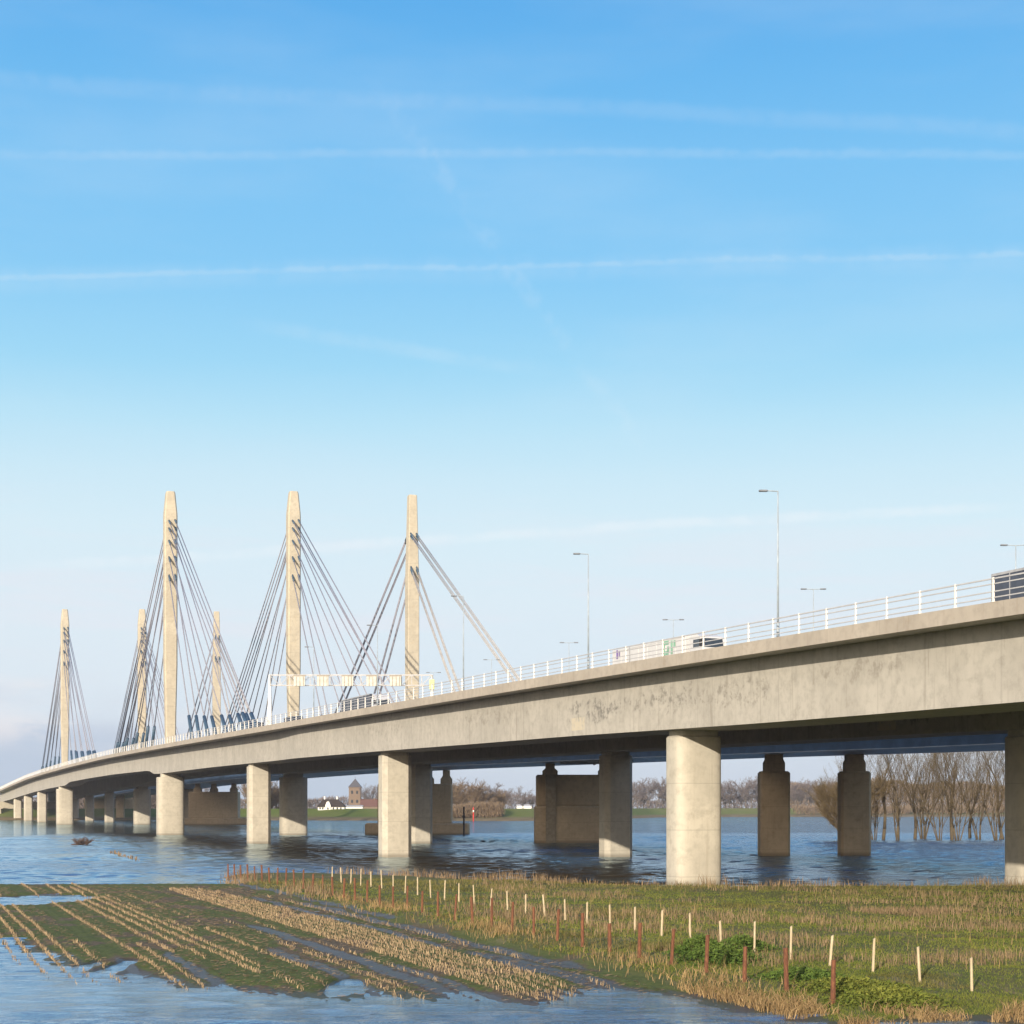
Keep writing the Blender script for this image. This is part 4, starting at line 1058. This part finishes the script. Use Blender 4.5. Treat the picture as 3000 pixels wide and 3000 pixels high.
# ------------------------------------------------------------------ blades: stubble, reeds, grass
def blades(name, X, Y, h, w, mt, label, cat, seed, leanx=.25, tint=None, bend=0.0, zoff=0.0, quad=False, kind='stuff'):
    rng = np.random.default_rng(seed); n = len(X); z = ground(X[None], Y[None])[0][0] + zoff
    a = rng.random(n) * math.pi; a = np.where(rng.random(n) < .6, rng.normal(scale=.5, size=n), a); cx, cy = np.cos(a) * w / 2, np.sin(a) * w / 2
    lx, ly = rng.normal(scale=leanx, size=n) * h, rng.normal(scale=leanx, size=n) * h
    if quad:
        V = np.empty((n, 4, 3)); V[:, 0] = np.stack([X - cx, Y - cy, z - .03], 1); V[:, 1] = np.stack([X + cx, Y + cy, z - .03], 1)
        V[:, 2] = np.stack([X + cx * .8 + lx, Y + cy * .8 + ly, z + h], 1); V[:, 3] = np.stack([X - cx * .8 + lx, Y - cy * .8 + ly, z + h * .94], 1)
        F = np.arange(4 * n).reshape(-1, 4); k = 4
    else:
        V = np.empty((n, 5, 3)); V[:, 0] = np.stack([X - cx, Y - cy, z - .03], 1); V[:, 1] = np.stack([X + cx, Y + cy, z - .03], 1)
        mx, my = lx * .38, ly * .38
        V[:, 2] = np.stack([X - cx * .7 + mx, Y - cy * .7 + my, z + h * .55], 1); V[:, 3] = np.stack([X + cx * .7 + mx, Y + cy * .7 + my, z + h * .55], 1)
        V[:, 4] = np.stack([X + lx * (1 + bend), Y + ly * (1 + bend), z + h * (1 - .2 * bend)], 1)
        i = np.arange(n)[:, None] * 5; F = np.concatenate([i + [0, 1, 3], i + [0, 3, 2], i + [2, 3, 4]]); k = 5
    t = rng.random(n) if tint is None else np.clip(tint + rng.normal(scale=.27, size=n), 0, 1)
    o = np_mesh(name, V.reshape(-1, 3), F, mt, attrs={'tint': np.repeat(t, k)})
    return tag(o, label, cat, kind=kind)


RNG = np.random.default_rng(77)
ROWS = [(6.2, 64, 108, .9), (7.1, 62, 126, .9), (7.95, 62, 146, .85), (9.0, 63, 84, .8), (11.05, 62.5, 146, .95), (11.9, 62.5, 82, .8), (13.05, 77, 144, .9), (13.9, 74, 142, .75), (14.75, 67, 140, .8), (15.5, 70, 146, .7),
        (16.2, 90, 128, .5), (17.2, 69, 92, .8), (17.9, 96, 128, .3), (15.3, 62, 69, .5), (16.6, 61.5, 66, .4), (19.15, 60, 82, .85), (18.5, 60, 66, .5), (19.8, 70, 100, .25), (21.3, 61, 98, .35),
        (22.5, 59.3, 136, 1.0), (23.15, 59.2, 138, 1.0), (23.8, 59.3, 138, 1.0), (24.4, 60, 138, 1.0), (25.0, 60.5, 136, .95), (25.6, 62, 132, .9), (26.2, 66, 112, .55),
        (27.4, 62.3, 65.5, .6), (28.1, 74, 130, .35), (28.7, 78, 110, .25), (5.4, 72, 110, .8), (4.6, 80, 112, .8), (3.8, 88, 116, .8), (3.0, 96, 120, .8)]
xs, ys, hs, ws = [], [], [], []
for (r, y0, y1, dens) in ROWS:
    n = int((y1 - y0) / .062); y = y0 + (y1 - y0) * np.arange(n) / n + RNG.normal(scale=.04, size=n)
    keep = (RNG.random(n) < dens) & (fbm(y * .5, y * 0 + r * 7, 3, 3) > (.42 if dens < .7 else .26 if dens < .98 else .12)); y = y[keep]
    rr = r + RNG.normal(scale=.05, size=len(y)) + .22 * (fbm(y * .06, y * 0 + r, 8, 2) - .5)
    xs.append(rr - .375 * y); ys.append(y); big = 1.25 if r > 22 else 1.0
    hs.append(RNG.uniform(.05, .19, len(y)) * big * (1 + .3 * (fbm(y * .3, y * 0 + r, 12, 2) - .5))); ws.append(RNG.uniform(.018, .034, len(y)))
xs, ys, hs, ws = map(np.concatenate, (xs, ys, hs, ws))
gzv = ground(xs[None], ys[None])[0][0]; ok = gzv > -.16
blades('maize_stubble', xs[ok], ys[ok], hs[ok], ws[ok], M_STALK, 'pale cut maize stalks standing in long rows across the muddy field', 'maize stubble', 1, .34, quad=True, tint=.55)
# loose straw lying between the rows
n = 26000; Y = RNG.uniform(58, 142, n); r = RNG.uniform(5, 29, n); X = r - .375 * Y; g, bk, wt, ms = ground(X[None], Y[None])
near = np.min(np.abs(r[:, None] - np.array([q[0] for q in ROWS])[None]), 1); k = (g[0] > 0.0) & (near < .32 + .2 * RNG.random(n)) & (RNG.random(n) < .9)
X, Y = X[k], Y[k]; n = len(X); z = g[0][k] + .015; a = RNG.uniform(0, math.pi, n); Ls = RNG.uniform(.06, .3, n); Vs = np.empty((n, 4, 3))
dx, dy = np.cos(a) * Ls / 2, np.sin(a) * Ls / 2; px_, py_ = -np.sin(a) * .012, np.cos(a) * .012
Vs[:, 0] = np.stack([X - dx - px_, Y - dy - py_, z], 1); Vs[:, 1] = np.stack([X + dx - px_, Y + dy - py_, z + .02], 1); Vs[:, 2] = np.stack([X + dx + px_, Y + dy + py_, z + .03], 1); Vs[:, 3] = np.stack([X - dx + px_, Y - dy + py_, z + .015], 1)
tag(np_mesh('fallen_straw', Vs.reshape(-1, 3), np.arange(4 * n).reshape(-1, 4), M_STALK, attrs={'tint': np.repeat(RNG.random(n) * .55, 4)}), 'broken straw lying flat among the stubble rows', 'straw', kind='stuff')


def scatter(n, x0, x1, y0, y1, seed, dens=None):
    rg = np.random.default_rng(seed)
    # even on screen rather than on the ground: more plants close by
    q = rg.random(n); Y = 1 / (1 / y0 + q * (1 / y1 - 1 / y0)); X = rg.uniform(x0, x1, n) * (Y / y1) + 0
    X = (rg.uniform(x0, x1, n)) * Y / FPX
    g, bk, wt, ms = ground(X[None], Y[None]); return X, Y, g[0], bk[0], wt[0], ms[0], rg


# short winter grass over the bank
X, Y, g, bk, wt, ms, rg = scatter(340000, -800, 1750, 52, 150, 5)
k = (bk > .5) & (g > .06) & (rg.random(len(X)) < .35 + .65 * (fbm(X * .25, Y * .25, 51) > .45)); lush = fbm(X * .13, Y * .13, 61, 3)
rr = X + .375 * Y
isl = ((lush > .43 - .08 * smooth(X, 0, 14)) | ((rr > 36) & (Y < 78) & (lush > .36))) & (Y < 130)
kk = k & ~isl; blades('winter_grass', X[kk], Y[kk], rg.uniform(.04, .17, kk.sum()) * (1 + 1.2 * (fbm(X[kk] * .4, Y[kk] * .4, 81) > .55)), rg.uniform(.012, .032, kk.sum()) * (Y[kk] / 80), M_GRASS, 'short olive and straw coloured winter grass covering the bank', 'grass', 6, .55, tint=fbm(X[kk] * .35, Y[kk] * .2, 71), bend=.4)
kk = k & isl; blades('green_grass', X[kk], Y[kk], rg.uniform(.03, .12, kk.sum()), rg.uniform(.014, .034, kk.sum()) * (Y[kk] / 75), M_LUSH, 'bright green short grass between the two rows of posts', 'grass', 7, .55, tint=fbm(X[kk] * .5, Y[kk] * .3, 72), bend=.4)
# dry reeds: along the posts, the water's edge and the back of the bank
X, Y, g, bk, wt, ms, rg = scatter(330000, -900, 1750, 52, 165, 15)
rr = X + .375 * Y; cl = fbm(X * .45, Y * .45, 91, 4); cl2 = fbm(X * .12, Y * .12, 95, 3)
sd = sdist(X, Y)
edge = smooth(-sd, -2.2, -.6) * (Y < 72) * (rr > 29.5)
fence = np.exp(-((rr - 31.4) / 1.3) ** 2) * (.12 + .34 * (cl2 > .5)) * (1 - .6 * smooth(X, -6, 6))
back = np.exp(-((sd - 1.2) / 2.4) ** 2) * (Y > 120)
k = (g > -.05) & (rr > 29.3) & (rg.random(len(X)) < np.clip(edge * .5 + fence + back * (.25 + .9 * (cl2 > .45)), 0, 1)) & (cl > .45)
edge_k = k & (Y < 66)
blades('dry_reeds', X[edge_k], Y[edge_k], rg.uniform(.12, .5, edge_k.sum()) * (.6 + .9 * cl[edge_k]), rg.uniform(.014, .034, edge_k.sum()), M_REED, 'tan dry reeds leaning along the near waterline', 'reeds', 8, .5, tint=cl2[edge_k] + .05, bend=.5)
kk = k & (Y >= 66) & (Y < 118); blades('fence_reeds', X[kk], Y[kk], rg.uniform(.2, .75, kk.sum()) * (.4 + .8 * cl[kk]), rg.uniform(.016, .032, kk.sum()) * (Y[kk] / 80), M_REED, 'dry reeds and dead stems along the row of brown posts', 'reeds', 9, .25, tint=cl2[kk] - .08, bend=.4)
kk = k & (Y >= 118); blades('bank_top_reeds', X[kk], Y[kk], rg.uniform(.2, 1.3, kk.sum()) * (.15 + 1.2 * cl2[kk]), rg.uniform(.025, .05, kk.sum()) * 1.3, M_RED2, 'brown reeds and seed heads along the far edge of the bank', 'reeds', 10, .18, tint=cl[kk], bend=.2)
# brown weed patches on the open bank
X, Y, g, bk, wt, ms, rg = scatter(120000, -200, 1750, 66, 142, 25); rr = X + .375 * Y; c3 = fbm(X * .16, Y * .16, 101, 4)
k = (bk > .6) & (g > .1) & (rr > 34) & ((c3 > .58) & (rg.random(len(X)) < .22) | ((((X - gpt(2650, 2690)[0]) / 4.2) ** 2 + ((Y - gpt(2650, 2690)[1]) / 3.5) ** 2 < .4 + c3) & (rg.random(len(X)) < .8)))
blades('weed_stems', X[k], Y[k], rg.uniform(.12, .5, k.sum()) * (.5 + c3[k]), rg.uniform(.018, .035, k.sum()) * (Y[k] / 80), M_RED2, 'patches of brown dead weed stems on the open bank', 'weeds', 11, .2, tint=fbm(X[k] * .6, Y[k] * .6, 111), bend=.2)
X, Y, g, bk, wt, ms, rg = scatter(2200, -300, 1750, 66, 146, 45); rr = X + .375 * Y
k = (bk > .6) & (g > .1) & (rr > 31) & (fbm(X * .2, Y * .2, 121, 3) > .47)
blades('tall_dead_stems', X[k], Y[k], rg.uniform(.25, .85, k.sum()), rg.uniform(.010, .017, k.sum()) * (Y[k] / 75), M_REED, 'sparse tall straw coloured stems standing above the bank grass', 'weeds', 46, .12, tint=.6 + 0 * Y[k], bend=.1)
# stubble tip and snag standing out of the open water on the left
m = []
t = np.linspace(0, 1, 60); X = at(330, 249) + (at(405, 214) - at(330, 249)) * t; Y = 249 + (214 - 249) * t
blades('drowned_stubble', X, Y, RNG.uniform(.9, 1.5, 60), np.full(60, .16), M_RED2, 'short row of dark stubble tips poking out of the open water', 'maize stubble', 12, .15, quad=True, zoff=.0)
Y0 = 305.0; x0 = at(243, Y0); segs, P, D, Ln, Wd, rg = grow(seed=9, H=2.0, stems=9, spread=.7, lean=1.3, r0=.10, depth=2, twl=.6, tw_n=5, tww=.07, low=.1, up=.3)
m = MB()
for a, b, ra, rb, lv in segs: m.tube(a + Vector((x0, Y0, .3)), b + Vector((x0, Y0, .3)), max(ra, .03), max(rb, .025), 4)
for q in range(3): m.tube((x0 - 2.2 + q, Y0, .05), (x0 + 1.4 + q * .3, Y0 + .4 * q, .5 + .2 * q), .12, .06, 6)
tag(m.build('driftwood_snag', M_STICK, origin=(x0, Y0, 0)), 'dark tangle of drowned branches sticking out of the open water', 'driftwood')


# leafy green nettle clumps by the brown posts
def clump(px, py, rx, h, n, seed, label, mt=None):
    x, y = gpt(px, py, .35); rg = np.random.default_rng(seed); z0 = gz(x, y); c = rg.normal(size=(n, 3)) * [rx * .5, rx * .45, 0]
    c[:, 2] = rg.random(n) ** .8 * h * np.exp(-(c[:, 0] ** 2 + c[:, 1] ** 2) / (rx * rx)) * (.6 + .7 * fbm(c[:, 0] * 1.4 + 9, c[:, 1] * 1.4, seed)); P = c + [x, y, z0]
    D = rg.normal(size=(n, 3)); D[:, 2] *= .5; D /= np.linalg.norm(D, axis=1)[:, None]
    V, F = slivers(P, D, rg.uniform(.06, .24, n), rg.uniform(.03, .11, n), rg)
    o = np_mesh('nettle_clump', V - [x, y, z0], F, mt or M_NETTLE, loc=(x, y, z0), attrs={'tint': np.repeat(np.clip(rg.random(n) * .6 + c[:, 2] / h * .5, 0, 1), 3)})
    tag(o, label, 'plant', 'leafy green clumps on the bank')
clump(2110, 2822, 1.7, .8, 3000, 1, 'largest leafy green nettle clump, behind the brown posts')
clump(2175, 2790, 1.3, .8, 2200, 2, 'green nettle clump just behind the largest clump')
clump(2060, 2800, 1.2, .9, 3200, 3, 'small green nettle clump left of the largest clump')
clump(2350, 2872, 1.5, .45, 2000, 4, 'low green clump beside the third brown post')
clump(2500, 2905, 1.9, .45, 3000, 5, 'low yellow-green clump near the bottom edge of the bank', M_LUSH)
clump(2600, 2930, 1.6, .5, 3600, 6, 'low leafy clump in front of the second pale post', M_LUSH)

# ------------------------------------------------------------------ haze
def haze():
    m = MB(); m.box(-3200, 3200, -300, 3600, -3.5, 90.5)
    mt = bpy.data.materials.new('haze_air'); mt.use_nodes = True; nt = mt.node_tree; nt.nodes.clear()
    v = nt.nodes.new('ShaderNodeVolumePrincipled'); v.inputs['Color'].default_value = (0.80, 0.86, 1.0, 1); v.inputs['Density'].default_value = 0.00010
    v.inputs['Anisotropy'].default_value = 0.0
    o = nt.nodes.new('ShaderNodeOutputMaterial'); nt.links.new(v.outputs[0], o.inputs['Volume'])
    tag(m.build('haze', mt), 'thin bluish haze in the air over the river', 'haze', kind='stuff')
haze()
